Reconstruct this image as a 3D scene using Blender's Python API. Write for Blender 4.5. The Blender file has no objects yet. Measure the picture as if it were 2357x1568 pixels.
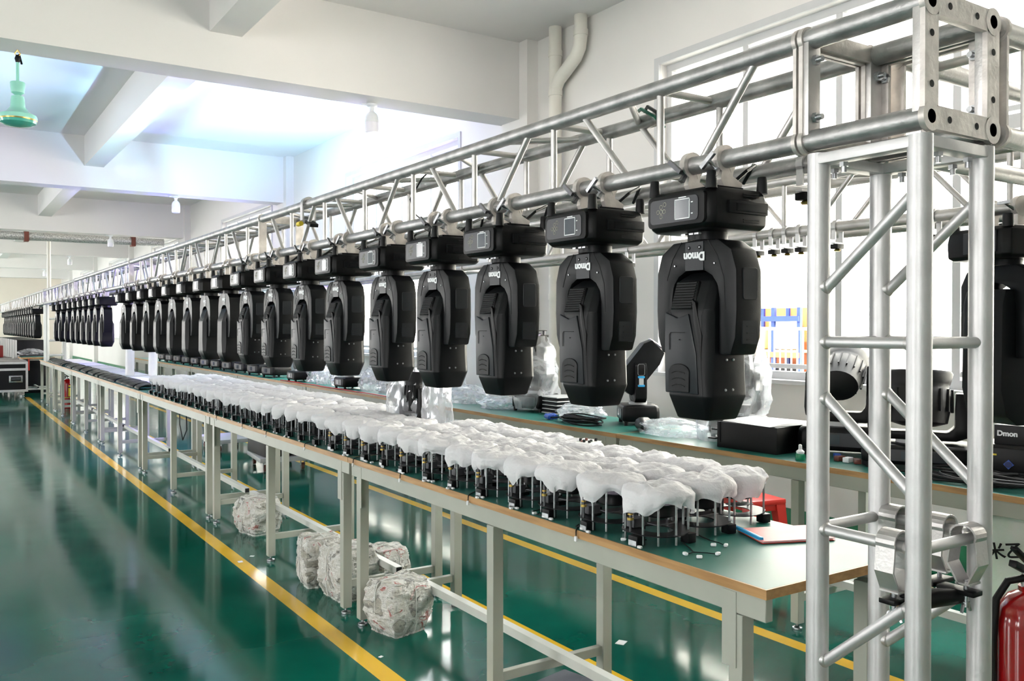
import bpy, bmesh, math, random
from math import sin, cos, pi, radians as R, sqrt
from mathutils import Vector, Matrix, noise

random.seed(7)
C = bpy.context.scene.collection
SC = bpy.context.scene

# ------------------------------------------------------------------ camera, world, lights, exposure
cam = bpy.data.objects.new('camera', bpy.data.cameras.new('camera'))
C.objects.link(cam)
cam.data.sensor_width = 36.0
cam.data.lens = 2010 / 2357 * 36.0
cam.data.shift_y = -11 / 2357
cam.data.clip_start = 0.05
cam.data.clip_end = 300
cam.location = (0, 0, 1.6)
cam.rotation_euler = (R(90 - 0.62), 0, R(-33.45))
SC.camera = cam

SC.view_settings.view_transform = 'Standard'
SC.view_settings.look = 'None'
SC.view_settings.gamma = 1
SC.view_settings.exposure = 2.62
SC.cycles.use_denoising = True
SC.cycles.max_bounces = 7
SC.cycles.diffuse_bounces = 5
SC.cycles.glossy_bounces = 4
SC.cycles.transparent_max_bounces = 10
SC.cycles.sample_clamp_indirect = 6
SC.cycles.caustics_reflective = False
SC.cycles.caustics_refractive = False

w = bpy.data.worlds.new('sky'); SC.world = w; w.use_nodes = True
nt = w.node_tree
bg = nt.nodes['Background']
bg.inputs['Color'].default_value = (1.0, 0.985, 0.975, 1)
bg.inputs['Strength'].default_value = 2.6

sun = bpy.data.objects.new('sun', bpy.data.lights.new('sun', 'SUN'))
C.objects.link(sun)
sun.data.energy = 4.0
sun.data.angle = R(1)
sun.data.color = (1, 0.95, 0.86)
sun.rotation_euler = (0, R(-42), R(8))      # shines down towards +X, on the building across the yard


def portal(name, loc, rot, sx, sy):
    l = bpy.data.lights.new(name, 'AREA'); l.shape = 'RECTANGLE'; l.size = sx; l.size_y = sy
    l.cycles.is_portal = True
    o = bpy.data.objects.new(name, l); o.location = loc; o.rotation_euler = rot
    C.objects.link(o)


WX = 5.4        # inner face of the window wall
SILL, HEAD = 1.19, 3.93
CEIL = 4.65
WINDOWS = [(0.45, 5.78, 6), (9.36, 12.84, 4), (16.54, 19.97, 4), (24.2, 27.6, 4), (31.8, 35.2, 4), (39.4, 42.8, 4)]
LIGHT_OPENINGS = [(-4.0, -1.8), (3.2, 5.2), (10.6, 12.6), (18, 20.4), (26, 29.4), (33, 37.4), (41, 48)]  # unseen openings in the left wall, added and sized to let sky light in
LX = -7.0
for a, b, n in WINDOWS[:4]:
    portal('window_portal', (WX + 0.2, (a + b) / 2, (SILL + HEAD) / 2), (0, R(90), 0), HEAD - SILL, b - a)
for a, b in LIGHT_OPENINGS[:6]:
    portal('window_portal', (LX - 0.2, (a + b) / 2, 2.4), (0, R(-90), 0), 3.0, b - a)


# ------------------------------------------------------------------ materials
MATS = {}


def mat(name, col, rough=0.5, metal=0.0, spec=0.5, coat=0.0, noise_amt=0.0, noise_scale=8.0, bump=0.0, bump_scale=60.0,
        emit=None, estr=0.0, trans=0.0, col2=None, stretch=None):
    if name in MATS: return MATS[name]
    m = bpy.data.materials.new(name); m.use_nodes = True; MATS[name] = m
    n, l = m.node_tree.nodes, m.node_tree.links
    p = n['Principled BSDF']
    p.inputs['Base Color'].default_value = (*col, 1)
    p.inputs['Roughness'].default_value = rough
    p.inputs['Metallic'].default_value = metal
    p.inputs['Specular IOR Level'].default_value = spec
    p.inputs['Coat Weight'].default_value = coat
    p.inputs['Coat Roughness'].default_value = 0.08
    if emit:
        p.inputs['Emission Color'].default_value = (*emit, 1)
        p.inputs['Emission Strength'].default_value = estr
    tc = n.new('ShaderNodeTexCoord')
    src = tc.outputs['Object']
    if stretch:
        mp = n.new('ShaderNodeMapping'); mp.inputs['Scale'].default_value = stretch
        l.new(src, mp.inputs['Vector']); src = mp.outputs['Vector']
    if noise_amt > 0 or col2:
        nz = n.new('ShaderNodeTexNoise'); nz.inputs['Scale'].default_value = noise_scale; nz.inputs['Detail'].default_value = 5
        l.new(src, nz.inputs['Vector'])
        cr = n.new('ShaderNodeValToRGB')
        c2 = col2 or tuple(c * (1 - noise_amt) for c in col)
        cr.color_ramp.elements[0].position = 0.35; cr.color_ramp.elements[0].color = (*c2, 1)
        cr.color_ramp.elements[1].position = 0.65; cr.color_ramp.elements[1].color = (*col, 1)
        l.new(nz.outputs['Fac'], cr.inputs['Fac']); l.new(cr.outputs['Color'], p.inputs['Base Color'])
    if bump > 0:
        nb = n.new('ShaderNodeTexNoise'); nb.inputs['Scale'].default_value = bump_scale; nb.inputs['Detail'].default_value = 4
        l.new(src, nb.inputs['Vector'])
        bp = n.new('ShaderNodeBump'); bp.inputs['Strength'].default_value = bump; bp.inputs['Distance'].default_value = 0.01
        l.new(nb.outputs['Fac'], bp.inputs['Height']); l.new(bp.outputs['Normal'], p.inputs['Normal'])
    return m


M_wall = mat('white_wall_paint', (0.80, 0.775, 0.755), 0.75, spec=0.2, noise_amt=0.04, noise_scale=0.7, bump=0.04, bump_scale=30)
M_ceil = mat('white_ceiling_paint', (0.80, 0.775, 0.765), 0.8, spec=0.2, noise_amt=0.03, noise_scale=0.5)
M_endwall = mat('cream_wall_paint', (0.90, 0.83, 0.73), 0.8, spec=0.2, noise_amt=0.04, noise_scale=0.6)
M_skirt = mat('green_skirting_paint', (0.004, 0.17, 0.07), 0.35, noise_amt=0.1)
M_frame = mat('white_window_frame', (0.60, 0.60, 0.61), 0.4, noise_amt=0.03)
M_alu = mat('truss_aluminium', (0.64, 0.62, 0.61), 0.44, metal=0.85, noise_amt=0.22, noise_scale=9, bump=0.10, bump_scale=90, stretch=(1, 1, 1))
M_alud = mat('worn_truss_aluminium', (0.54, 0.53, 0.53), 0.44, metal=0.85, noise_amt=0.35, noise_scale=14, bump=0.12, bump_scale=110)
M_aluv = mat('satin_tower_aluminium', (0.66, 0.65, 0.655), 0.50, metal=0.8, noise_amt=0.10, noise_scale=16, bump=0.05, bump_scale=120)
M_cast = mat('cast_aluminium_plate', (0.74, 0.69, 0.655), 0.46, metal=0.6, noise_amt=0.25, noise_scale=20, bump=0.12, bump_scale=70)
M_steel = mat('zinc_steel', (0.55, 0.56, 0.58), 0.28, metal=0.95, noise_amt=0.3, noise_scale=40)
M_dsteel = mat('dark_steel', (0.14, 0.14, 0.15), 0.38, metal=0.7, noise_amt=0.3, noise_scale=30)
M_brass = mat('brass', (0.62, 0.42, 0.12), 0.3, metal=0.95, noise_amt=0.2, noise_scale=30)
M_hole = mat('dark_bore', (0.012, 0.012, 0.013), 0.8)
M_blk = mat('black_plastic', (0.0036, 0.0036, 0.0040), 0.40, spec=0.20, noise_amt=0.15, noise_scale=40, bump=0.05, bump_scale=400)
M_blk2 = mat('charcoal_plastic', (0.0055, 0.0061, 0.0070), 0.38, spec=0.18, noise_amt=0.12, noise_scale=30, bump=0.05, bump_scale=400)
M_blk3 = mat('slate_plastic', (0.012, 0.0145, 0.018), 0.36, spec=0.26, noise_amt=0.1, noise_scale=30)
M_rubber = mat('black_rubber', (0.005, 0.005, 0.006), 0.5, spec=0.3, noise_amt=0.1)
M_panel = mat('display_panel_slate', (0.022, 0.025, 0.031), 0.3, spec=0.35, noise_amt=0.06)
M_screen = mat('display_glass', (0.05, 0.065, 0.08), 0.12, spec=0.5, noise_amt=0.1, noise_scale=3)
M_white = mat('white_print', (0.85, 0.86, 0.88), 0.45, noise_amt=0.04)
M_gold = mat('pale_gold_print', (0.55, 0.52, 0.42), 0.4, noise_amt=0.1)
M_top = mat('green_bench_laminate', (0.016, 0.15, 0.12), 0.42, spec=0.38, noise_amt=0.22, noise_scale=3, bump=0.03, bump_scale=200)
M_wood = mat('wood_edge', (0.50, 0.29, 0.12), 0.42, noise_scale=5, col2=(0.36, 0.19, 0.07), stretch=(6, 1, 12), bump=0.08, bump_scale=40)
M_ply = mat('plywood', (0.55, 0.36, 0.17), 0.5, noise_scale=6, col2=(0.43, 0.27, 0.11), stretch=(8, 8, 1))
M_paint = mat('bench_frame_paint', (0.42, 0.43, 0.375), 0.38, noise_amt=0.07, noise_scale=7)
M_paint2 = mat('white_bench_frame_paint', (0.60, 0.61, 0.57), 0.38, noise_amt=0.06, noise_scale=7)
M_red = mat('red_plastic', (0.62, 0.035, 0.025), 0.35, noise_amt=0.1)
M_redp = mat('red_extinguisher_paint', (0.38, 0.006, 0.008), 0.16, coat=0.8, noise_amt=0.1, noise_scale=3)
M_orange = mat('orange_panel', (0.33, 0.085, 0.022), 0.6, noise_amt=0.15)
M_blue = mat('blue_paint', (0.006, 0.022, 0.13), 0.4, noise_amt=0.15)
M_bluep = mat('blue_connector_plastic', (0.03, 0.09, 0.42), 0.4, noise_amt=0.1)
M_cyan = mat('sky_blue_plastic', (0.03, 0.36, 0.72), 0.35, noise_amt=0.08)
M_yel = mat('yellow_label', (0.80, 0.62, 0.04), 0.5, noise_amt=0.1)
M_mint = mat('mint_fan_enamel', (0.36, 0.80, 0.68), 0.3, coat=0.4, noise_amt=0.08)
M_mintd = mat('dark_green_fan_enamel', (0.10, 0.52, 0.42), 0.25, coat=0.5, noise_amt=0.08)
M_paper = mat('white_paper', (0.88, 0.88, 0.88), 0.6, noise_amt=0.04)
M_brown = mat('brown_bakelite', (0.16, 0.045, 0.03), 0.35, noise_amt=0.4, noise_scale=60)
M_pcb = mat('pcb_green', (0.02, 0.14, 0.07), 0.35, noise_amt=0.2)
M_pipe = mat('cream_pvc_pipe', (0.80, 0.77, 0.70), 0.4, noise_amt=0.08, noise_scale=3)
M_bulb = mat('white_bulb_plastic', (0.86, 0.87, 0.90), 0.3, noise_amt=0.03)
M_foil = mat('silver_duct_foil', (0.74, 0.74, 0.72), 0.35, metal=0.4, noise_scale=45, col2=(0.30, 0.30, 0.30), bump=0.5, bump_scale=60)
M_rust = mat('red_brown_bracket', (0.20, 0.05, 0.03), 0.5, noise_amt=0.2)
M_case = mat('black_flight_case_board', (0.005, 0.005, 0.006), 0.45, spec=0.3, noise_amt=0.2)
M_yard = mat('yard_concrete', (0.62, 0.61, 0.58), 0.8, noise_amt=0.15, noise_scale=1)
M_facade = mat('sunlit_cream_facade', (0.88, 0.85, 0.78), 0.8, noise_amt=0.04, noise_scale=0.5)
M_grey = mat('light_grey_plastic', (0.50, 0.51, 0.52), 0.4, noise_amt=0.08)
M_lens = mat('clear_lens', (0.30, 0.26, 0.34), 0.05, spec=1.0, coat=1.0, metal=0.2, noise_amt=0.1)
M_ltred = mat('pale_red_card', (0.78, 0.25, 0.25), 0.5, noise_amt=0.1)


def film(name, col, op, rough=0.15, tl=0.3):
    m = bpy.data.materials.new(name); m.use_nodes = True
    n, l = m.node_tree.nodes, m.node_tree.links
    n.clear()
    out = n.new('ShaderNodeOutputMaterial')
    tr = n.new('ShaderNodeBsdfTransparent'); tr.inputs['Color'].default_value = (0.97, 0.98, 1, 1)
    gl = n.new('ShaderNodeBsdfGlossy'); gl.inputs['Roughness'].default_value = rough; gl.inputs['Color'].default_value = (0.9, 0.92, 0.95, 1)
    df = n.new('ShaderNodeBsdfDiffuse'); df.inputs['Color'].default_value = (*col, 1)
    tlc = n.new('ShaderNodeBsdfTranslucent'); tlc.inputs['Color'].default_value = (*col, 1)
    m1 = n.new('ShaderNodeMixShader'); m1.inputs[0].default_value = tl
    l.new(df.outputs[0], m1.inputs[1]); l.new(tlc.outputs[0], m1.inputs[2])
    m2 = n.new('ShaderNodeMixShader'); m2.inputs[0].default_value = 0.28
    l.new(m1.outputs[0], m2.inputs[1]); l.new(gl.outputs[0], m2.inputs[2])
    m3 = n.new('ShaderNodeMixShader')
    tc = n.new('ShaderNodeTexCoord')
    nz = n.new('ShaderNodeTexNoise'); nz.inputs['Scale'].default_value = 5; nz.inputs['Detail'].default_value = 4; nz.inputs['Distortion'].default_value = 1.2
    l.new(tc.outputs['Object'], nz.inputs['Vector'])
    mr = n.new('ShaderNodeMapRange'); mr.inputs['From Min'].default_value = 0.38; mr.inputs['From Max'].default_value = 0.62
    mr.inputs['To Min'].default_value = max(0, op - 0.18); mr.inputs['To Max'].default_value = min(1, op + 0.22)
    l.new(nz.outputs['Fac'], mr.inputs['Value']); l.new(mr.outputs[0], m3.inputs[0])
    l.new(tr.outputs[0], m3.inputs[1]); l.new(m2.outputs[0], m3.inputs[2])
    bp = n.new('ShaderNodeBump'); bp.inputs['Strength'].default_value = 0.35; bp.inputs['Distance'].default_value = 0.01
    l.new(nz.outputs['Fac'], bp.inputs['Height']); l.new(bp.outputs['Normal'], gl.inputs['Normal'])
    l.new(m3.outputs[0], out.inputs['Surface'])
    return m


M_bag = film('clear_plastic_film', (0.88, 0.90, 0.94), 0.36, rough=0.22, tl=0.4)
M_bag2 = film('milky_plastic_film', (0.62, 0.62, 0.66), 0.52)


def glass_mat():
    m = bpy.data.materials.new('window_glass'); m.use_nodes = True
    n, l = m.node_tree.nodes, m.node_tree.links
    n.clear()
    out = n.new('ShaderNodeOutputMaterial')
    tr = n.new('ShaderNodeBsdfTransparent'); tr.inputs['Color'].default_value = (0.96, 0.98, 0.98, 1)
    gl = n.new('ShaderNodeBsdfGlossy'); gl.inputs['Roughness'].default_value = 0.02
    fr = n.new('ShaderNodeMath'); fr.operation = 'POWER'; fr.inputs[1].default_value = 4.0; lw = n.new('ShaderNodeLayerWeight'); l.new(lw.outputs['Facing'], fr.inputs[0])
    mx = n.new('ShaderNodeMixShader')
    l.new(fr.outputs[0], mx.inputs[0]); l.new(tr.outputs[0], mx.inputs[1]); l.new(gl.outputs[0], mx.inputs[2])
    l.new(mx.outputs[0], out.inputs['Surface'])
    return m


M_glass = glass_mat()


def cloth_mat():
    m = mat('white_nonwoven_cloth', (0.92, 0.905, 0.93), 0.85, spec=0.1, bump=0.75, bump_scale=36)
    n, l = m.node_tree.nodes, m.node_tree.links
    p = n['Principled BSDF']; out = n['Material Output']
    tl = n.new('ShaderNodeBsdfTranslucent'); tl.inputs['Color'].default_value = (0.86, 0.86, 0.9, 1)
    mx = n.new('ShaderNodeMixShader'); mx.inputs[0].default_value = 0.25
    l.new(p.outputs[0], mx.inputs[1]); l.new(tl.outputs[0], mx.inputs[2]); l.new(mx.outputs[0], out.inputs['Surface'])
    return m


M_cloth = cloth_mat()


def floor_mat():
    m = bpy.data.materials.new('green_epoxy_floor'); m.use_nodes = True
    n, l = m.node_tree.nodes, m.node_tree.links
    p = n['Principled BSDF']
    tc = n.new('ShaderNodeTexCoord'); sp = n.new('ShaderNodeSeparateXYZ')
    l.new(tc.outputs['Object'], sp.inputs[0])
    # wobble of the painted edges
    nz = n.new('ShaderNodeTexNoise'); nz.inputs['Scale'].default_value = 1.1; nz.inputs['Detail'].default_value = 5
    l.new(tc.outputs['Object'], nz.inputs['Vector'])
    cr = n.new('ShaderNodeValToRGB')
    cr.color_ramp.elements[0].position = 0.33; cr.color_ramp.elements[0].color = (0.001, 0.066, 0.047, 1)
    cr.color_ramp.elements[1].position = 0.68; cr.color_ramp.elements[1].color = (0.004, 0.125, 0.088, 1)
    l.new(nz.outputs['Fac'], cr.inputs['Fac'])

    def band(sock, c, hw):
        a = n.new('ShaderNodeMath'); a.operation = 'SUBTRACT'; l.new(sock, a.inputs[0]); a.inputs[1].default_value = c
        b = n.new('ShaderNodeMath'); b.operation = 'ABSOLUTE'; l.new(a.outputs[0], b.inputs[0])
        d = n.new('ShaderNodeMath'); d.operation = 'LESS_THAN'; l.new(b.outputs[0], d.inputs[0]); d.inputs[1].default_value = hw
        return d.outputs[0]

    def op(o, a, b):
        d = n.new('ShaderNodeMath'); d.operation = o; l.new(a, d.inputs[0]); l.new(b, d.inputs[1]); return d.outputs[0]
    x, y = sp.outputs['X'], sp.outputs['Y']
    lines = None
    for c, hw, y0, y1 in ((1.716, 0.048, -6, 22.5), (2.57, 0.048, -6, 24), (3.60, 0.045, -6, 24)):
        bnd = op('MULTIPLY', band(x, c, hw), band(y, (y0 + y1) / 2, (y1 - y0) / 2))
        lines = bnd if lines is None else op('MAXIMUM', lines, bnd)
    # cross lines far back
    cross = op('MULTIPLY', band(y, 24.3, 0.05), band(x, 0.9, 2.6))
    lines = op('MAXIMUM', lines, cross)
    mx = n.new('ShaderNodeMix'); mx.data_type = 'RGBA'
    l.new(lines, mx.inputs['Factor']); l.new(cr.outputs['Color'], mx.inputs['A'])
    nz3 = n.new('ShaderNodeTexNoise'); nz3.inputs['Scale'].default_value = 3.5; l.new(tc.outputs['Object'], nz3.inputs['Vector'])
    cy = n.new('ShaderNodeValToRGB')
    cy.color_ramp.elements[0].color = (0.72, 0.42, 0.02, 1); cy.color_ramp.elements[1].color = (0.84, 0.52, 0.05, 1)
    l.new(nz3.outputs['Fac'], cy.inputs['Fac']); l.new(cy.outputs['Color'], mx.inputs['B'])
    l.new(mx.outputs['Result'], p.inputs['Base Color'])
    # gloss varies over the walked-on floor
    nz2 = n.new('ShaderNodeTexNoise'); nz2.inputs['Scale'].default_value = 2.2; nz2.inputs['Detail'].default_value = 8
    l.new(tc.outputs['Object'], nz2.inputs['Vector'])
    mr = n.new('ShaderNodeMapRange'); mr.inputs['To Min'].default_value = 0.06; mr.inputs['To Max'].default_value = 0.16
    l.new(nz2.outputs['Fac'], mr.inputs['Value']); l.new(mr.outputs[0], p.inputs['Roughness'])
    p.inputs['Specular IOR Level'].default_value = 0.22
    nb = n.new('ShaderNodeTexNoise'); nb.inputs['Scale'].default_value = 1.6; nb.inputs['Detail'].default_value = 3
    l.new(tc.outputs['Object'], nb.inputs['Vector'])
    bp = n.new('ShaderNodeBump'); bp.inputs['Strength'].default_value = 0.025; bp.inputs['Distance'].default_value = 0.05
    l.new(nb.outputs['Fac'], bp.inputs['Height']); l.new(bp.outputs['Normal'], p.inputs['Normal'])
    return m


def news_mat():
    m = bpy.data.materials.new('crumpled_newspaper'); m.use_nodes = True
    n, l = m.node_tree.nodes, m.node_tree.links
    p = n['Principled BSDF']; p.inputs['Roughness'].default_value = 0.65
    tc = n.new('ShaderNodeTexCoord')
    v = n.new('ShaderNodeTexNoise'); v.inputs['Scale'].default_value = 5.5; v.inputs['Detail'].default_value = 2; v.inputs['Distortion'].default_value = 2.5
    oi = n.new('ShaderNodeObjectInfo'); ad = n.new('ShaderNodeVectorMath'); ad.operation = 'ADD'
    cx = n.new('ShaderNodeCombineXYZ'); ml = n.new('ShaderNodeMath'); ml.operation = 'MULTIPLY'; ml.inputs[1].default_value = 9
    l.new(oi.outputs['Random'], ml.inputs[0]); l.new(ml.outputs[0], cx.inputs[0]); l.new(tc.outputs['Object'], ad.inputs[0]); l.new(cx.outputs[0], ad.inputs[1])
    l.new(ad.outputs[0], v.inputs['Vector'])
    cr = n.new('ShaderNodeValToRGB'); e = cr.color_ramp.elements
    e[0].position = 0; e[0].color = (0.03, 0.03, 0.035, 1); e[1].position = 0.36; e[1].color = (0.44, 0.42, 0.36, 1)
    for pos, c in ((0.385, (0.16, 0.15, 0.14, 1)), (0.42, (0.60, 0.59, 0.55, 1)), (0.50, (0.66, 0.65, 0.62, 1)), (0.60, (0.50, 0.48, 0.42, 1)), (0.63, (0.70, 0.69, 0.67, 1)), (0.68, (0.36, 0.05, 0.03, 1)), (0.71, (0.62, 0.6, 0.57, 1))):
        k = e.new(pos); k.color = c
    l.new(v.outputs['Fac'], cr.inputs['Fac'])
    # columns of print
    wv = n.new('ShaderNodeTexWave'); wv.inputs['Scale'].default_value = 42; wv.inputs['Distortion'].default_value = 3
    wv.inputs['Detail'].default_value = 4; wv.bands_direction = 'Z'; l.new(tc.outputs['Object'], wv.inputs['Vector'])
    nz = n.new('ShaderNodeTexNoise'); nz.inputs['Scale'].default_value = 120; l.new(tc.outputs['Object'], nz.inputs['Vector'])
    mu = n.new('ShaderNodeMath'); mu.operation = 'MULTIPLY'; l.new(wv.outputs['Fac'], mu.inputs[0]); l.new(nz.outputs['Fac'], mu.inputs[1])
    gt = n.new('ShaderNodeMath'); gt.operation = 'GREATER_THAN'; gt.inputs[1].default_value = 0.36; l.new(mu.outputs[0], gt.inputs[0])
    sc = n.new('ShaderNodeMath'); sc.operation = 'MULTIPLY'; sc.inputs[1].default_value = 0.45; l.new(gt.outputs[0], sc.inputs[0])
    mx = n.new('ShaderNodeMix'); mx.data_type = 'RGBA'; mx.inputs['B'].default_value = (0.18, 0.18, 0.18, 1)
    l.new(sc.outputs[0], mx.inputs['Factor']); l.new(cr.outputs['Color'], mx.inputs['A']); l.new(mx.outputs['Result'], p.inputs['Base Color'])
    nb = n.new('ShaderNodeTexNoise'); nb.inputs['Scale'].default_value = 16; nb.inputs['Detail'].default_value = 6; nb.inputs['Distortion'].default_value = 1
    l.new(tc.outputs['Object'], nb.inputs['Vector'])
    bp = n.new('ShaderNodeBump'); bp.inputs['Strength'].default_value = 0.5; bp.inputs['Distance'].default_value = 0.03
    l.new(nb.outputs['Fac'], bp.inputs['Height']); l.new(bp.outputs['Normal'], p.inputs['Normal'])
    return m


M_news = news_mat()


# ------------------------------------------------------------------ mesh helpers
def ortho(d):
    d = Vector(d).normalized()
    a = Vector((0, 0, 1)) if abs(d.z) < 0.9 else Vector((1, 0, 0))
    u = d.cross(a).normalized()
    return d, u, d.cross(u).normalized()


class MB:
    def __init__(s): s.v, s.f, s.m = [], [], []

    def add(s, vs, fs, mi=0):
        o = len(s.v); s.v += [tuple(v) for v in vs]; s.f += [tuple(i + o for i in f) for f in fs]; s.m += [mi] * len(fs); return s

    def box(s, c, d, rz=0, mi=0, M=None):
        hx, hy, hz = d[0] / 2, d[1] / 2, d[2] / 2
        vs = [Vector((x, y, z)) for z in (-hz, hz) for y in (-hy, hy) for x in (-hx, hx)]
        if M is not None: vs = [M @ v for v in vs]
        elif rz: vs = [Matrix.Rotation(rz, 3, 'Z') @ v for v in vs]
        vs = [v + Vector(c) for v in vs]
        return s.add(vs, [(0, 2, 3, 1), (4, 5, 7, 6), (0, 1, 5, 4), (2, 6, 7, 3), (0, 4, 6, 2), (1, 3, 7, 5)], mi)

    def cyl(s, a, b, r, r2=None, n=16, mi=0, caps=True):
        a, b = Vector(a), Vector(b); r2 = r if r2 is None else r2
        d, u, w_ = ortho(b - a)
        vs = [p + (u * cos(2 * pi * i / n) + w_ * sin(2 * pi * i / n)) * q for p, q in ((a, r), (b, r2)) for i in range(n)]
        fs = [(i, (i + 1) % n, n + (i + 1) % n, n + i) for i in range(n)]
        if caps: fs += [tuple(range(n))[::-1], tuple(range(n, 2 * n))]
        return s.add(vs, fs, mi)

    def tube(s, pts, r, n=8, mi=0):
        pts = [Vector(p) for p in pts]; rings = []
        u0 = None
        for i, p in enumerate(pts):
            d = (pts[min(i + 1, len(pts) - 1)] - pts[max(i - 1, 0)]).normalized()
            if u0 is None: _, u0, _ = ortho(d)
            u0 = (u0 - d * u0.dot(d)).normalized(); w_ = d.cross(u0)
            rr = r[i] if isinstance(r, (list, tuple)) else r
            rings.append([p + (u0 * cos(2 * pi * k / n) + w_ * sin(2 * pi * k / n)) * rr for k in range(n)])
        vs = [v for g in rings for v in g]
        fs = [(i * n + k, i * n + (k + 1) % n, (i + 1) * n + (k + 1) % n, (i + 1) * n + k) for i in range(len(pts) - 1) for k in range(n)]
        fs += [tuple(range(n))[::-1], tuple(range((len(pts) - 1) * n, len(pts) * n))]
        return s.add(vs, fs, mi)

    def lathe(s, prof, c=(0, 0, 0), n=24, mi=0, M=None, caps=True):
        vs = [Vector((r * cos(2 * pi * i / n), r * sin(2 * pi * i / n), z)) for r, z in prof for i in range(n)]
        if M is not None: vs = [M @ v for v in vs]
        vs = [v + Vector(c) for v in vs]
        k = len(prof)
        fs = [(j * n + i, j * n + (i + 1) % n, (j + 1) * n + (i + 1) % n, (j + 1) * n + i) for j in range(k - 1) for i in range(n)]
        if caps: fs += [tuple(range(n))[::-1], tuple(range((k - 1) * n, k * n))]
        return s.add(vs, fs, mi)

    def prism(s, poly, t0, t1, axis='x', mi=0):
        """poly in the plane across the axis: x -> (y,z), y -> (x,z), z -> (x,y)"""
        def P(a, b, t): return {'x': (t, a, b), 'y': (a, t, b), 'z': (a, b, t)}[axis]
        n = len(poly)
        vs = [P(a, b, t0) for a, b in poly] + [P(a, b, t1) for a, b in poly]
        fs = [(i, (i + 1) % n, n + (i + 1) % n, n + i) for i in range(n)] + [tuple(range(n))[::-1], tuple(range(n, 2 * n))]
        return s.add(vs, fs, mi)

    def loft(s, rings, mi=0, caps=True):
        n = len(rings[0]); vs = [v for g in rings for v in g]
        fs = [(j * n + i, j * n + (i + 1) % n, (j + 1) * n + (i + 1) % n, (j + 1) * n + i) for j in range(len(rings) - 1) for i in range(n)]
        if caps: fs += [tuple(range(n))[::-1], tuple(range((len(rings) - 1) * n, len(rings) * n))]
        return s.add(vs, fs, mi)

    def mesh(s, name, mats, smooth=True, bevel=0, seg=2, ang=38):
        me = bpy.data.meshes.new(name)
        me.from_pydata(s.v, [], s.f)
        bm = bmesh.new(); bm.from_mesh(me)
        bmesh.ops.recalc_face_normals(bm, faces=bm.faces)
        for i, f in enumerate(bm.faces): f.material_index = s.m[i]
        if bevel:
            es = [e for e in bm.edges if len(e.link_faces) == 2 and e.calc_face_angle(0) > R(25)]
            bmesh.ops.bevel(bm, geom=es, offset=bevel, segments=seg, affect='EDGES', profile=0.6, clamp_overlap=True)
        for f in bm.faces: f.smooth = smooth
        if smooth:
            for e in bm.edges:
                if len(e.link_faces) == 2 and e.calc_face_angle(0) > R(ang): e.smooth = False
        bm.to_mesh(me); bm.free()
        for m in (mats if isinstance(mats, (list, tuple)) else [mats]): me.materials.append(m)
        return me

    def obj(s, name, mats, parent=None, **k):
        return link(name, s.mesh(name, mats, **k), parent)


def link(name, me, parent=None):
    o = bpy.data.objects.new(name, me); C.objects.link(o)
    if parent is not None: o.parent = parent
    return o


def tag(o, label, cat, group=None, kind=None):
    o['label'] = label; o['category'] = cat
    if group: o['group'] = group
    if kind: o['kind'] = kind
    return o


def thing(name, label, cat, loc=(0, 0, 0), rz=0, group=None):
    o = bpy.data.objects.new(name, None); C.objects.link(o)
    o.empty_display_size = 0.05
    o.location = loc; o.rotation_euler = (0, 0, rz)
    return tag(o, label, cat, group)


def struct(name, mb, m, label=None, **k):
    o = mb.obj(name, m, **k); o['kind'] = 'structure'
    if label: o['label'] = label
    return o


def dup(root, loc, rz=0, label=None, group=None, scale=None):
    def cp(o, parent):
        c = o.copy(); C.objects.link(c); c.parent = parent
        for ch in list(o.children): cp(ch, c)
        return c
    r = root.copy(); C.objects.link(r)
    for ch in list(root.children): cp(ch, r)
    r.location = loc; r.rotation_euler = (0, 0, rz)
    if scale: r.scale = scale
    if label: r['label'] = label
    if group: r['group'] = group
    return r


def ordn(i):
    w_ = ['first', 'second', 'third', 'fourth', 'fifth', 'sixth', 'seventh', 'eighth', 'ninth', 'tenth', 'eleventh', 'twelfth', 'thirteenth',
          'fourteenth', 'fifteenth', 'sixteenth', 'seventeenth', 'eighteenth', 'nineteenth']
    if i < 19: return w_[i]
    t = {2: 'twenty', 3: 'thirty', 4: 'forty'}[(i + 1) // 10]; u = (i + 1) % 10
    return {2: 'twentieth', 3: 'thirtieth', 4: 'fortieth'}[(i + 1) // 10] if u == 0 else t + '-' + w_[u - 1]


def text_mesh(name, s, h, m, depth=0.0008, bold=0.02):
    cu = bpy.data.curves.new(name, 'FONT'); cu.body = s; cu.size = h; cu.extrude = depth; cu.offset = bold * h
    cu.align_x = 'CENTER'; cu.align_y = 'CENTER'
    o = bpy.data.objects.new(name, cu); C.objects.link(o)
    dg = bpy.context.evaluated_depsgraph_get()
    me = bpy.data.meshes.new_from_object(o.evaluated_get(dg))
    bpy.data.objects.remove(o)
    me.materials.clear(); me.materials.append(m)
    return me


def rrect(w_, h, r, n=4):
    pts = []
    for cx, cy, a0 in ((w_ / 2 - r, h / 2 - r, 0), (-w_ / 2 + r, h / 2 - r, 90), (-w_ / 2 + r, -h / 2 + r, 180), (w_ / 2 - r, -h / 2 + r, 270)):
        for i in range(n + 1):
            a = R(a0 + 90 * i / n); pts.append((cx + r * cos(a), cy + r * sin(a)))
    return pts


# ------------------------------------------------------------------ the building
Y0, Y1 = -7.0, 50.0
fl = struct('floor', MB().box(((LX + WX) / 2, (Y0 + Y1) / 2, -0.05), (WX - LX, Y1 - Y0, 0.1)), floor_mat(), 'glossy green epoxy floor with yellow painted lines')
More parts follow.
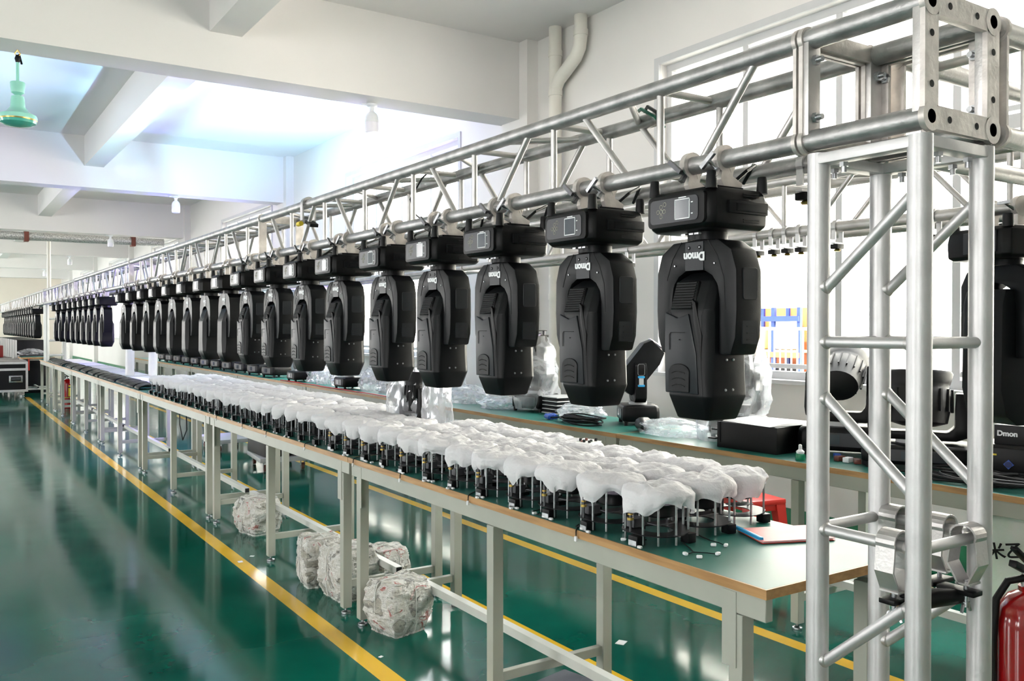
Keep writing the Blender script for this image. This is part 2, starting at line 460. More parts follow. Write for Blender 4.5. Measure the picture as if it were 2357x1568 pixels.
# floor object coordinates must be world coordinates: the mesh is built in world space already
struct('ceiling', MB().box(((LX + WX) / 2, (Y0 + Y1) / 2, CEIL + 0.1), (WX - LX + 0.6, Y1 - Y0, 0.2)), M_ceil, 'white plastered ceiling')
mb = MB()
ys = Y0
T = 0.24
for a, b, n in WINDOWS + [(Y1, Y1, 0)]:
    if a > ys: mb.box((WX + T / 2, (ys + a) / 2, CEIL / 2), (T, a - ys, CEIL))
    if b > a:
        mb.box((WX + T / 2, (a + b) / 2, SILL / 2), (T, b - a, SILL))
        mb.box((WX + T / 2, (a + b) / 2, (HEAD + CEIL) / 2), (T, b - a, CEIL - HEAD))
    ys = b
struct('wall_right', mb, M_wall, 'white wall with tall windows behind the back benches', smooth=False)
mb = MB(); ys = Y0
for a, b in LIGHT_OPENINGS + [(Y1, Y1)]:
    if a > ys: mb.box((LX - T / 2, (ys + a) / 2, CEIL / 2), (T, a - ys, CEIL))
    if b > a:
        mb.box((LX - T / 2, (a + b) / 2, 0.45), (T, b - a, 0.9))
        mb.box((LX - T / 2, (a + b) / 2, (3.9 + CEIL) / 2), (T, b - a, CEIL - 3.9))
    ys = b
struct('wall_left', mb, M_wall, smooth=False)
struct('wall_far', MB().box(((LX + WX) / 2, Y1 + 0.1, CEIL / 2), (WX - LX, 0.2, CEIL)), M_endwall, 'cream end wall far down the hall')
struct('wall_near', MB().box(((LX + WX) / 2, Y0 - 0.1, CEIL / 2), (WX - LX, 0.2, CEIL)), M_wall)
struct('baseboard_right', MB().box((WX - 0.008, (Y0 + Y1) / 2, 0.11), (0.016, Y1 - Y0, 0.22)), M_skirt, 'dark green painted skirting under the windows')

# cross beams, columns, secondary beams
BEAMS = [0.15, 7.82, 15.45, 23.05, 30.6, 38.2, 45.8, 53.4]
k = 1
for i, y in enumerate(BEAMS):
    struct('trim_%d' % k, MB().box(((LX + WX) / 2, y + 0.19, (3.83 + CEIL) / 2 + 0.01), (WX - LX, 0.38, CEIL - 3.83 + 0.02)), M_ceil, 'deep white concrete beam across the hall', smooth=False); k += 1
for i in range(len(BEAMS)):
    y = BEAMS[i]
    struct('trim_%d' % k, MB().box((WX - 0.07, y + 0.10, CEIL / 2), (0.14, 0.5, CEIL)), M_wall, 'shallow white wall column under a beam', smooth=False); k += 1
for sx, wd in ((2.15, 0.28), (-2.1, 0.28)):
    for i in range(len(BEAMS)):
        ya = BEAMS[i] + 0.38; yb = BEAMS[i + 1] if i + 1 < len(BEAMS) else Y1
        struct('trim_%d' % k, MB().box((sx, (ya + yb) / 2, (4.17 + CEIL) / 2 + 0.01), (wd, yb - ya, CEIL - 4.17 + 0.02)), M_ceil, 'white secondary ceiling beam along the hall', smooth=False); k += 1

# windows
for wi, (a, b, n) in enumerate(WINDOWS):
    root = bpy.data.objects.new('window_%d' % (wi + 1), None); C.objects.link(root); root['kind'] = 'structure'
    root['label'] = 'tall white framed window, %s along the wall from the camera' % ordn(wi)
    root.location = (WX + 0.12, (a + b) / 2, SILL)
    W, Hh = b - a, HEAD - SILL
    fb = MB()
    t = 0.06
    for z in (t / 2, Hh - t / 2, Hh * 0.605): fb.box((0, 0, z), (0.08, W, t if z != Hh * 0.605 else 0.09))
    for j in range(n + 1):
        yy = -W / 2 + t / 2 + (W - t) * j / n
        fb.box((0, yy, Hh / 2), (0.076, t if j in (0, n) else 0.055, Hh - 2 * t))
    # sliding sash rails in the upper and lower lights
    for j in range(n):
        yy = -W / 2 + t / 2 + (W - t) * (j + 0.5) / n
        for z in (0.10, Hh * 0.605 - 0.085, Hh * 0.605 + 0.085, Hh - 0.10):
            fb.box((0.012 if j % 2 else -0.012, yy, z), (0.025, (W - t) / n - 0.05, 0.035))
    fb.obj('window_frame', M_frame, root, smooth=False)
    MB().box((0.0, 0, Hh / 2), (0.006, W - 0.06, Hh - 0.06)).obj('window_pane', M_glass, root, smooth=False)
    MB().box((-0.11, 0, -0.012), (0.16, W + 0.04, 0.03)).obj('window_sill', M_frame, root, smooth=False)
    sb = MB()
    for s_ in (-1, 1): sb.box((-0.126, s_ * (W / 2 + 0.03), Hh / 2), (0.025, 0.06, Hh))
    sb.box((-0.126, 0, Hh + 0.03), (0.025, W + 0.12, 0.06))
    sb.obj('window_surround', M_frame, root, smooth=False)

# outside: yard, white building across it, storage rack and railing
struct('ground', MB().box((30, 20, -0.6), (49, 120, 0.2)), M_yard, 'bright concrete yard outside the windows')
fac = MB().box((15.0, 20, 4.4), (0.4, 110, 10))
for yy in range(-30, 70, 6): fac.box((14.78, yy, 7.2), (0.06, 5.2, 0.05)); fac.box((14.78, yy, 8.0), (0.06, 5.2, 0.05))
tag(fac.obj('neighbour_building', M_facade, smooth=False), 'bright cream building seen through the windows', 'building')
rk = thing('storage_rack', 'blue and orange outdoor storage rack behind a white railing', 'rack', (9.4, 7.98, -0.5))
pb = MB()
for yy in (-0.55, -0.13, 0.30):
    for xx in (0, 0.3): MB().box((xx, yy, 1.18), (0.05, 0.05, 2.34)).obj('post', M_blue, rk, smooth=False)
for z in (1.05, 1.72, 2.2): MB().box((-0.02, -0.12, z), (0.05, 0.90, 0.07)).obj('rail', M_orange if z < 2 else M_blue, rk, smooth=False)
MB().box((0.33, -0.12, 1.2), (0.04, 0.95, 2.3)).obj('back_panel', M_orange, rk, smooth=False)
for z in (1.05, 1.72): MB().box((0.15, -0.12, z + 0.05), (0.3, 0.90, 0.03)).obj('shelf', M_ply, rk, smooth=False)
for j, (yy, z, h, m_) in enumerate(((-0.21, 1.79, 0.42, M_grey), (0.22, 1.79, 0.3, M_ply), (0.22, 1.12, 0.4, M_blk), (-0.21, 1.12, 0.42, M_blk), (-0.21, -0.0, 0.8, M_news), (0.22, 0, 0.9, M_blk))):
    tag(MB().box((9.52, 7.98 + yy, -0.5 + z + h / 2), (0.22, 0.36, h)).obj('storage_box', m_, bevel=0.03),
        ['pale sack on the top shelf of the outdoor rack', 'brown carton on the top shelf of the outdoor rack', 'dark box on the lower shelf near the blue post',
         'dark box at the right of the lower rack shelf', 'grey bundle on the ground inside the rack', 'black crate on the ground inside the rack'][j], 'box')
rl = MB()
for i in range(14): rl.cyl((8.6, 6.66 + i * 0.085, 0.95), (8.6, 6.66 + i * 0.085, 1.56), 0.010, n=6)
for yy in (6.62, 7.80): rl.cyl((8.6, yy, -0.5), (8.6, yy, 1.6), 0.02, n=8)
rl.cyl((8.6, 6.60, 1.57), (8.6, 7.82, 1.57), 0.018, n=8); rl.cyl((8.6, 6.60, 0.95), (8.6, 7.82, 0.95), 0.016, n=8)
tag(rl.obj('yard_railing', M_paper), 'white metal railing standing in the yard outside', 'railing')

# drain pipe
dp = thing('drain_pipe', 'cream plastic drain pipe with side branch on the window wall', 'pipe', (5.30, 7.22, 0))
MB().cyl((0, 0, 0.25), (0, 0, CEIL), 0.066, n=20).obj('main_pipe', M_pipe, dp)
MB().tube([(0, 0, 4.02), (0, -0.06, 4.10), (0, -0.24, 4.20), (0, -0.34, 4.26), (0, -0.40, 4.34), (0, -0.42, 4.44), (0, -0.42, CEIL)], 0.066, n=20).obj('branch_pipe', M_pipe, dp)
for z, y in ((3.98, 0), (4.38, 0), (4.48, -0.42), (1.9, 0)):
    MB().cyl((0, y, z - 0.03), (0, y, z + 0.03), 0.073, n=20).obj('collar', M_pipe, dp)

# ------------------------------------------------------------------ ceiling lamps, fan, duct, pole
lp = thing('bulb_lamp', 'white bulb lamp hanging under the nearest ceiling beam', 'lamp', (3.67, 8.11, 3.83), 0, 'bulb lamps under the beams')
MB().lathe([(0.055, 0), (0.055, -0.018), (0.03, -0.03), (0.026, -0.05)], n=20).obj('ceiling_rose', M_bulb, lp)
MB().cyl((-0.10, 0.02, -0.008), (0.02, 0, -0.008), 0.012, n=8).obj('cable_conduit', M_bulb, lp)
MB().lathe([(0.024, -0.045), (0.024, -0.075), (0.052, -0.10), (0.066, -0.13), (0.069, -0.17), (0.069, -0.185)], n=24).obj('lamp_base', M_bulb, lp)
MB().lathe([(0.068, -0.186), (0.069, -0.25), (0.062, -0.28), (0.02, -0.286)], n=24).obj('bulb_diffuser', mat('frosted_diffuser', (0.90, 0.88, 0.96), 0.35, noise_amt=0.02), lp)
for i, (p, t_) in enumerate((((3.46, 15.7, 3.83), 'second'), ((3.60, 23.3, 3.83), 'third'), ((3.58, 30.9, 3.83), 'fourth'), ((3.58, 38.5, 3.83), 'fifth'))):
    dup(lp, p, label='white bulb lamp hanging under the %s ceiling beam from the camera' % t_)

fan = thing('ceiling_fan', 'mint green ceiling fan motor on a rod under the first beam', 'fan', (0.568, 8.10, 3.83))
MB().tube([(0, 0, 0), (0.02, 0, -0.03), (0.0, 0, -0.06), (-0.02, 0, -0.03), (0, 0, 0)], 0.005, n=6).obj('hook', M_brass, fan)
MB().lathe([(0.012, -0.04), (0.022, -0.07), (0.014, -0.10)], n=10).obj('insulator', M_blk, fan)
MB().cyl((0.012, 0.01, -0.03), (0.03, 0.0, -0.11), 0.008, n=8).obj('wire_joint', M_blk, fan)
MB().cyl((0, 0, -0.10), (0, 0, -0.29), 0.012, n=12).obj('down_rod', M_mint, fan)
MB().lathe([(0.052, -0.26), (0.056, -0.27), (0.048, -0.345), (0.025, -0.362)], n=24).obj('canopy_cup', M_mint, fan)
MB().cyl((0, 0, -0.35), (0, 0, -0.39), 0.016, n=12).obj('coupling', M_mint, fan)
MB().lathe([(0.046, -0.375), (0.05, -0.40), (0.055, -0.46), (0.085, -0.50), (0.135, -0.525), (0.142, -0.545), (0.14, -0.56)], n=32).obj('motor_housing', M_mint, fan)
MB().lathe([(0.138, -0.553), (0.1405, -0.562), (0.138, -0.570)], n=32).obj('trim_ring', M_brass, fan)
MB().lathe([(0.137, -0.568), (0.13, -0.59), (0.09, -0.61), (0.03, -0.618)], n=32).obj('bottom_cover', M_mintd, fan)

dc = thing('insulated_duct', 'silver foil insulated duct running across under the third beam bay', 'duct', (0, 24.1, 3.78))
MB().cyl((-6.5, 0, 0), (5.0, 0, 0), 0.10, n=16).obj('duct_pipe', M_foil, dc)
for x in (-2.5, -0.2, 1.85, 4.25): MB().box((x, 0, 0.02), (0.10, 0.26, 0.30)).obj('hanger_bracket', M_rust, dc, smooth=False)
tag(MB().cyl((2.42, 25.0, 2.2), (2.42, 25.0, CEIL), 0.045, n=12).obj('vertical_pole', M_pipe), 'thin white pole rising to the ceiling behind the far truss', 'pole')

# ------------------------------------------------------------------ truss
XA, XB, ZL, ZT = 1.80, 2.05, 2.055, 2.305
CR = 0.025


def frame_plate(mb, axis, t, u0, u1, v0, v1, th=0.010, w_=0.050, hole=None):
    """square end frame: four flat bars + four round bosses, lying across `axis` at t; u = first other axis, v = z (or y)"""
    def P(u, v, tt=0): return {'y': (u, t + tt, v), 'x': (t + tt, u, v), 'z': (u, v, t + tt)}[axis]
    def D(u, v): return {'y': (u, th, v), 'x': (th, u, v), 'z': (u, v, th)}[axis]
    mb.box(P((u0 + u1) / 2, v0), D(u1 - u0, w_)); mb.box(P((u0 + u1) / 2, v1), D(u1 - u0, w_))
    mb.box(P(u0, (v0 + v1) / 2), D(w_, v1 - v0)); mb.box(P(u1, (v0 + v1) / 2), D(w_, v1 - v0))
    for u in (u0, u1):
        for v in (v0, v1): mb.cyl(P(u, v, -th / 2 - 0.0007), P(u, v, th / 2 + 0.0007), 0.032, n=20)


def hexnut(a, d, r=0.012, h=0.010):
    a = Vector(a); d = Vector(d).normalized()
    return MB().cyl(a, a + d * h, r, n=6).cyl(a + d * h, a + d * (h + 0.014), r * 0.55, n=10)


def truss_section(name, label, ya, yb, first_v=None, fine=True, xa=XA, xb=XB, step=0.535, group=None, light=False):
    """box truss lying along Y"""
    ma, md = (M_alu, M_alu) if light else (M_alud, M_alu)
    root = thing(name, label, 'truss', ((xa + xb) / 2, (ya + yb) / 2, ZL - CR), 0, group)
    ox, oy, oz = (xa + xb) / 2, (ya + yb) / 2, ZL - CR
    def L(x, y, z): return (x - ox, y - oy, z - oz)
    nn = 20 if fine else 8
    for x in (xa, xb):
        for z in (ZL, ZT):
            MB().cyl(L(x, ya, z), L(x, yb, z), CR, n=nn).obj('chord', ma, root)
    for y in (ya + 0.006, yb - 0.006):
        mb = MB(); frame_plate(mb, 'y', y - oy, xa - ox, xb - ox, ZL - oz, ZT - oz)
        mb.obj('end_frame', M_cast, root, smooth=True)
    y = first_v if first_v else ya + 0.33
    br = 0.0115
    i = 0; n2 = 10 if fine else 6
    vs = []
    while y < yb - 0.08:
        vs.append(y); y += step
    for i, y in enumerate(vs):
        for x in (xa, xb):
            MB().cyl(L(x, y, ZL), L(x, y, ZT), br, n=n2).obj('vertical_brace', md, root)
        MB().cyl(L(xa, y + 0.02, ZT), L(xb, y + 0.02, ZT), br, n=n2).obj('cross_brace', md, root)
        MB().cyl(L(xa, y + 0.02, ZL), L(xb, y + 0.02, ZL), br, n=n2).obj('cross_brace', md, root)
        y2 = y + step
        if y2 > yb: continue
        p, q = y + 0.14, y2 - 0.16
        for x in (xa, xb):
            a, b = ((p, ZL), (q, ZT)) if i % 2 == 0 else ((p, ZT), (q, ZL))
            MB().cyl(L(x, a[0], a[1]), L(x, b[0], b[1]), br, n=n2).obj('diagonal_brace', md, root)
        if fine:
            a, b = (xa, xb) if i % 2 == 0 else (xb, xa)
            for z in (ZT,):
                MB().cyl(L(a, p, z), L(b, q, z), br, n=n2).obj('diagonal_brace', md, root)
    # the diagonal before the first vertical
    if first_v:
        for x in (xa, xb): MB().cyl(L(x, ya + 0.14, ZT), L(x, vs[0] - 0.16, ZL), br, n=n2).obj('diagonal_brace', md, root)
    return root


JOINTS = [1.415, 5.70, 10.30, 14.85, 19.4, 24.0, 28.6, 33.2]
names = ['nearest the corner block, above the first lights', 'second from the corner block', 'third from the corner block', 'fourth from the corner block',
         'fifth from the corner block', 'sixth from the corner block', 'seventh from the corner block']
for i in range(7):
    truss_section('truss_section', 'aluminium box truss section of the front run, ' + names[i], JOINTS[i], JOINTS[i + 1],
                  first_v=1.925 if i == 0 else None, fine=i < 3, group='front truss run')
truss_section('truss_section', 'pale truss section over the back benches, starting near the corner block', 1.42, 5.9, xa=3.45, xb=3.70, group='back truss run', light=True)
for a_, b_, w_ in ((9.4, 14.0, 'third'), (14.0, 18.6, 'fourth')):
    truss_section('truss_section', 'pale truss section over the back benches, %s from the corner block' % w_, a_, b_, xa=3.45, xb=3.70, fine=False, group='back truss run', light=True)
truss_section('truss_section', 'pale truss section over the back benches, farther along by the drain pipe', 5.9, 9.4, xa=3.45, xb=3.70, fine=False, group='back truss run', light=True)

# cross truss from the corner block to the window side
ct = thing('truss_section', 'truss section bolted sideways to the corner block, reaching over the back benches', 'truss', (3.2, 1.236, ZL - CR))
YA, YB = 1.105, 1.367
for y in (YA, YB):
    for z in (ZL, ZT):
        MB().cyl((-1.09, y - 1.236, z - ZL + CR), (1.9, y - 1.236, z - ZL + CR), CR, n=20).obj('chord', M_alu, ct)
mb = MB(); frame_plate(mb, 'x', -1.084, YA - 1.236, YB - 1.236, CR, ZT - ZL + CR); mb.obj('end_frame', M_cast, ct)
for i, x in enumerate([-0.95, -0.42, 0.115, 0.65, 1.185, 1.7]):
    for y in (YA, YB):
        yy = y - 1.236
        MB().cyl((x, yy, CR), (x, yy, 0.275), 0.0115, n=10).obj('vertical_brace', M_alu, ct)
        if i < 5:
            a, b = ((x + 0.12, CR), (x + 0.40, 0.275)) if i % 2 == 0 else ((x + 0.12, 0.275), (x + 0.40, CR))
            MB().cyl((a[0], yy, a[1]), (b[0], yy, b[1]), 0.0115, n=10).obj('diagonal_brace', M_alu, ct)
    for z in (CR, 0.275):
        MB().cyl((x + 0.03, YA - 1.236, z), (x + 0.03, YB - 1.236, z), 0.0135, n=10).obj('cross_brace', M_alu, ct)

# corner block
cb = thing('corner_block', 'welded aluminium truss corner block with round bored bosses on top of the tower', 'truss', (1.925, 1.24, ZL - 0.035))
def Lc(x, y, z): return (x - 1.925, y - 1.24, z - ZL + 0.035)
for x in (XA, XB):
    for z in (ZL, ZT): MB().cyl(Lc(x, 1.085, z), Lc(x, 1.405, z), CR + 0.001, n=24).obj('chord', M_alud, cb)
for y in (1.085, 1.402):
    mb = MB(); frame_plate(mb, 'y', y - 1.24, XA - 1.925, XB - 1.925, 0.035, ZT - ZL + 0.035, th=0.012, w_=0.052)
    mb.obj('end_frame', M_cast, cb)
for y in (1.100, 1.392):
    for x in (XA, XB):
        MB().box(Lc(x, y, (ZL + ZT) / 2), (0.046, 0.022, ZT - ZL)).obj('corner_post', M_alu, cb, bevel=0.002)
    for z in (ZL, ZT):
        MB().box(Lc((XA + XB) / 2, y, z), (XB - XA, 0.022, 0.042)).obj('corner_rail', M_cast, cb, bevel=0.002)
for x in (XA, XB):
    for z in (ZL, ZT): MB().cyl(Lc(x, 1.0795, z), Lc(x, 1.0783, z), 0.0155, n=20).obj('bore', M_hole, cb)
for x in (XA, XB):
    for z in (ZL + 0.07, ZT - 0.07): MB().cyl(Lc(x, 1.0795, z), Lc(x, 1.0783, z), 0.008, n=14).obj('bolt_hole', M_hole, cb)
for z in (ZL, ZT):
    for x in (XA + 0.07, XB - 0.07): MB().cyl(Lc(x, 1.0795, z), Lc(x, 1.0783, z), 0.008, n=14).obj('bolt_hole', M_hole, cb)
for x in (XA, XB):
    for z in (ZL + 0.055, ZT - 0.055): hexnut(Lc(x, 1.381, z), (0, -1, 0), 0.013).obj('bolt', M_steel, cb)
mb = MB(); frame_plate(mb, 'x', 2.079 - 1.925, YA - 1.24 + 0.02, YB - 1.24 + 0.02, 0.035, ZT - ZL + 0.035, th=0.012, w_=0.05); mb.obj('side_frame', M_cast, cb)
for y in (YA + 0.03, YB + 0.0):
    for z in (ZL + 0.06, ZT - 0.06): hexnut(Lc(2.072, y, z), (-1, 0, 0), 0.013).obj('bolt', M_steel, cb)

# tower
tw = thing('truss_tower', 'four legged aluminium truss tower standing at the near end of the bench', 'truss', (1.925, 1.236, 0))
def Lt(x, y, z): return (x - 1.925, y - 1.236, z)
for x in (XA, XB):
    for y in (YA, YB):
        MB().cyl(Lt(x, y, 0.012), Lt(x, y, 2.019), 0.0268, n=28).obj('leg', M_aluv, tw)
def br(a, b, r=0.0135):
    MB().cyl(Lt(*a), Lt(*b), r, n=14).obj('brace', M_aluv, tw)
for z in (1.562, 1.107, 0.60, 0.12):
    for x in (XA, XB): br((x, YA, z), (x, YB, z))
    for y in (YA, YB): br((XA, y, z), (XB, y, z))
for x in (XA, XB):
    br((x, YB, 1.672), (x, YA, 1.905)); br((x, YB, 1.448), (x, YA, 1.215)); br((x, YB, 0.765), (x, YA, 0.995)); br((x, YB, 0.50), (x, YA, 0.25))
mb = MB()
for x in (XA, XB):
    for y, zz, sl_ in ((YB, 1.672, 1), (YB, 1.448, -1), (YA, 1.562, 0), (YB, 1.562, 0), (YA, 1.107, 0), (YB, 1.107, 0), (YB, 0.765, 1), (YA, 0.995, -1)):
        s_ = 1 if y == YA else -1
        zz += 0.024 * sl_
        mb.lathe([(0.0195, -0.006), (0.0175, 0.003), (0.0137, 0.006)], Lt(x, y + s_ * 0.0245, zz), 14, M=Matrix.Rotation(R(-90 * s_), 3, 'X'))
mb.obj('weld_collar', M_alu, tw)
mb = MB()
zt = 2.004
for y in (YA, YB): mb.box(Lt((XA + XB) / 2, y, zt), (XB - XA - 0.02, 0.046, 0.026))
for x in (XA, XB): mb.box(Lt(x, (YA + YB) / 2, zt), (0.046, YB - YA - 0.02, 0.026))
mb.obj('top_frame', M_aluv, tw, bevel=0.004)
mb = MB()
for x in (XA, XB): mb.box(Lt(x, (YA + YB) / 2, 0.006), (0.06, 0.34, 0.012))
for y in (YA, YB): mb.box(Lt((XA + XB) / 2, y, 0.006), (0.34, 0.06, 0.0119))
mb.obj('base_frame', M_cast, tw)
for x, y in ((XA + 0.07, YA), (XB - 0.06, YA), (XA, YB - 0.07), (XA + 0.06, YB), (XB, YA + 0.07), (XB, YB - 0.06)):
    hexnut(Lt(x, y, zt - 0.015), (0, 0, -1), 0.011).obj('bolt', M_steel, tw)
for x in (XA, XB):
    for y in (YA, YB): MB().cyl(Lt(x, y, 1.088), Lt(x, y, 1.0868), 0.0265, n=28).obj('joint_line', M_dsteel, tw)

# far tower between the second and third groups of lights
t2 = thing('truss_tower', 'pale truss tower far down the front truss run beside the end bench', 'truss', (2.05, 19.95, 0.892))
for x in (-0.17, 0.17):
    for y in (-0.13, 0.13): MB().cyl((x, y, 0), (x, y, 1.14), 0.040, n=8).obj('leg', M_paint2, t2)
for z in (0.86, 0.42, 0.12):
    for y in (-0.13, 0.13): MB().cyl((-0.17, y, z), (0.17, y, z), 0.022, n=6).obj('brace', M_paint2, t2)
    for x in (-0.17, 0.17): MB().cyl((x, -0.13, z), (x, 0.13, z - 0.1), 0.016, n=6).obj('brace', M_paint2, t2)
t3 = dup(t2, (1.925, 33.0, 0.0), label='farthest truss tower at the end of the front truss run')


# omega clamps clipped on the tower ring
def clamp_thing(label, loc, rz, tilt=0, pad=False, dark=False):
    t = thing('truss_clamp', label, 'clamp', loc, rz, 'clamps hung on the truss')
    # band in the local XZ plane, pipe along local Y through the origin
    prof = []
    for i in range(13):
        a = R(200 - 220 * i / 12); prof.append((0.030 * cos(a), 0.008 + 0.026 * sin(a)))
    pts = [(-0.012, -0.10), (-0.034, -0.055)] + prof + [(0.036, -0.06), (0.010, -0.105)]
    th = 0.005
    mb = MB()
    for i in range(len(pts) - 1):
        a, b = Vector((pts[i][0], 0, pts[i][1])), Vector((pts[i + 1][0], 0, pts[i + 1][1]))
        d = (b - a); L_ = d.length
        ang = math.atan2(d.z, d.x)
        mb.box((a + b) / 2, (L_ + 0.003, 0.048, th), M=Matrix.Rotation(-ang, 3, 'Y'))
    mb.box((0, 0, -0.103), (0.035, 0.048, th))
    mb.obj('clamp_band', M_alu, t, bevel=0.0008, seg=1)
    bt = MB(); bt.cyl((0.004, 0, -0.098), (0.004, 0, -0.16), 0.0055, n=10)
    bt.obj('clamp_bolt', M_steel, t)
    wn = MB(); wn.cyl((0.004, 0, -0.148), (0.004, 0, -0.160), 0.009, n=10)
    for s_ in (-1, 1): wn.tube([(0.004, 0, -0.152), (0.004, s_ * 0.012, -0.156), (0.004, s_ * 0.018, -0.172)], 0.0042, n=6)
    wn.obj('wing_nut', M_steel, t)
    if pad:
        MB().box((0.02, 0.0, -0.125), (0.09, 0.04, 0.012)).obj('hook_plate', M_blk, t, bevel=0.003)
        MB().lathe([(0.018, 0), (0.018, 0.006), (0.006, 0.008), (0.006, 0.018)], (0.055, 0, -0.145), 14).obj('brass_stud', M_brass, t)
    return t


clamp_thing('wide silver truss clamp on the left ring brace of the tower', (1.80, 1.165, 1.107), 0, pad=True)
clamp_thing('silver truss clamp with brass stud on the near ring brace of the tower', (2.00, 1.105, 1.107), R(90), pad=True)
clamp_thing('silver truss clamp on the far ring brace beside the middle leg', (2.05, 1.325, 1.107), R(180))
clamp_thing('silver truss clamp on the right ring brace of the tower', (2.05, 1.20, 1.107), R(180), pad=True)
st = MB().tube([(1.82, 1.15, 0.985), (1.87, 1.16, 0.965), (1.93, 1.14, 0.972), (1.99, 1.125, 0.968), (2.03, 1.19, 0.97)], [0.012, 0.02, 0.022, 0.018, 0.01], n=10)
tag(st.obj('webbing_strap', M_blk), 'bundled black strap wound through the clamps on the tower', 'strap')


# ------------------------------------------------------------------ moving head lights
def prism_bev(poly, a, b, axis, bev=0.006, seg=2): return MB().prism(poly, a, b, axis)


def scr(mb, p, d, r=0.0035):
    p = Vector(p); d = Vector(d); mb.cyl(p, p + d * 0.0025, r, r * 0.7, n=8)


def base_mb(sx, sy, zb, zt_):
    def ring(z, kx, ky, ch=0.022):
        x, y = sx * kx, sy * ky
        return [(-x + ch, -y, z), (x - ch, -y, z), (x, -y + ch, z), (x, y - ch, z), (x - ch, y, z), (-x + ch, y, z), (-x, y - ch, z), (-x, -y + ch, z)]
    return MB().loft([ring(zb, 0.90, 0.90), ring(zb + 0.012, 0.99, 0.99), ring((zb + zt_) / 2 - 0.012, 1, 1), ring((zb + zt_) / 2 + 0.012, 1, 1), ring(zt_ - 0.014, 0.97, 0.97), ring(zt_, 0.90, 0.90)])


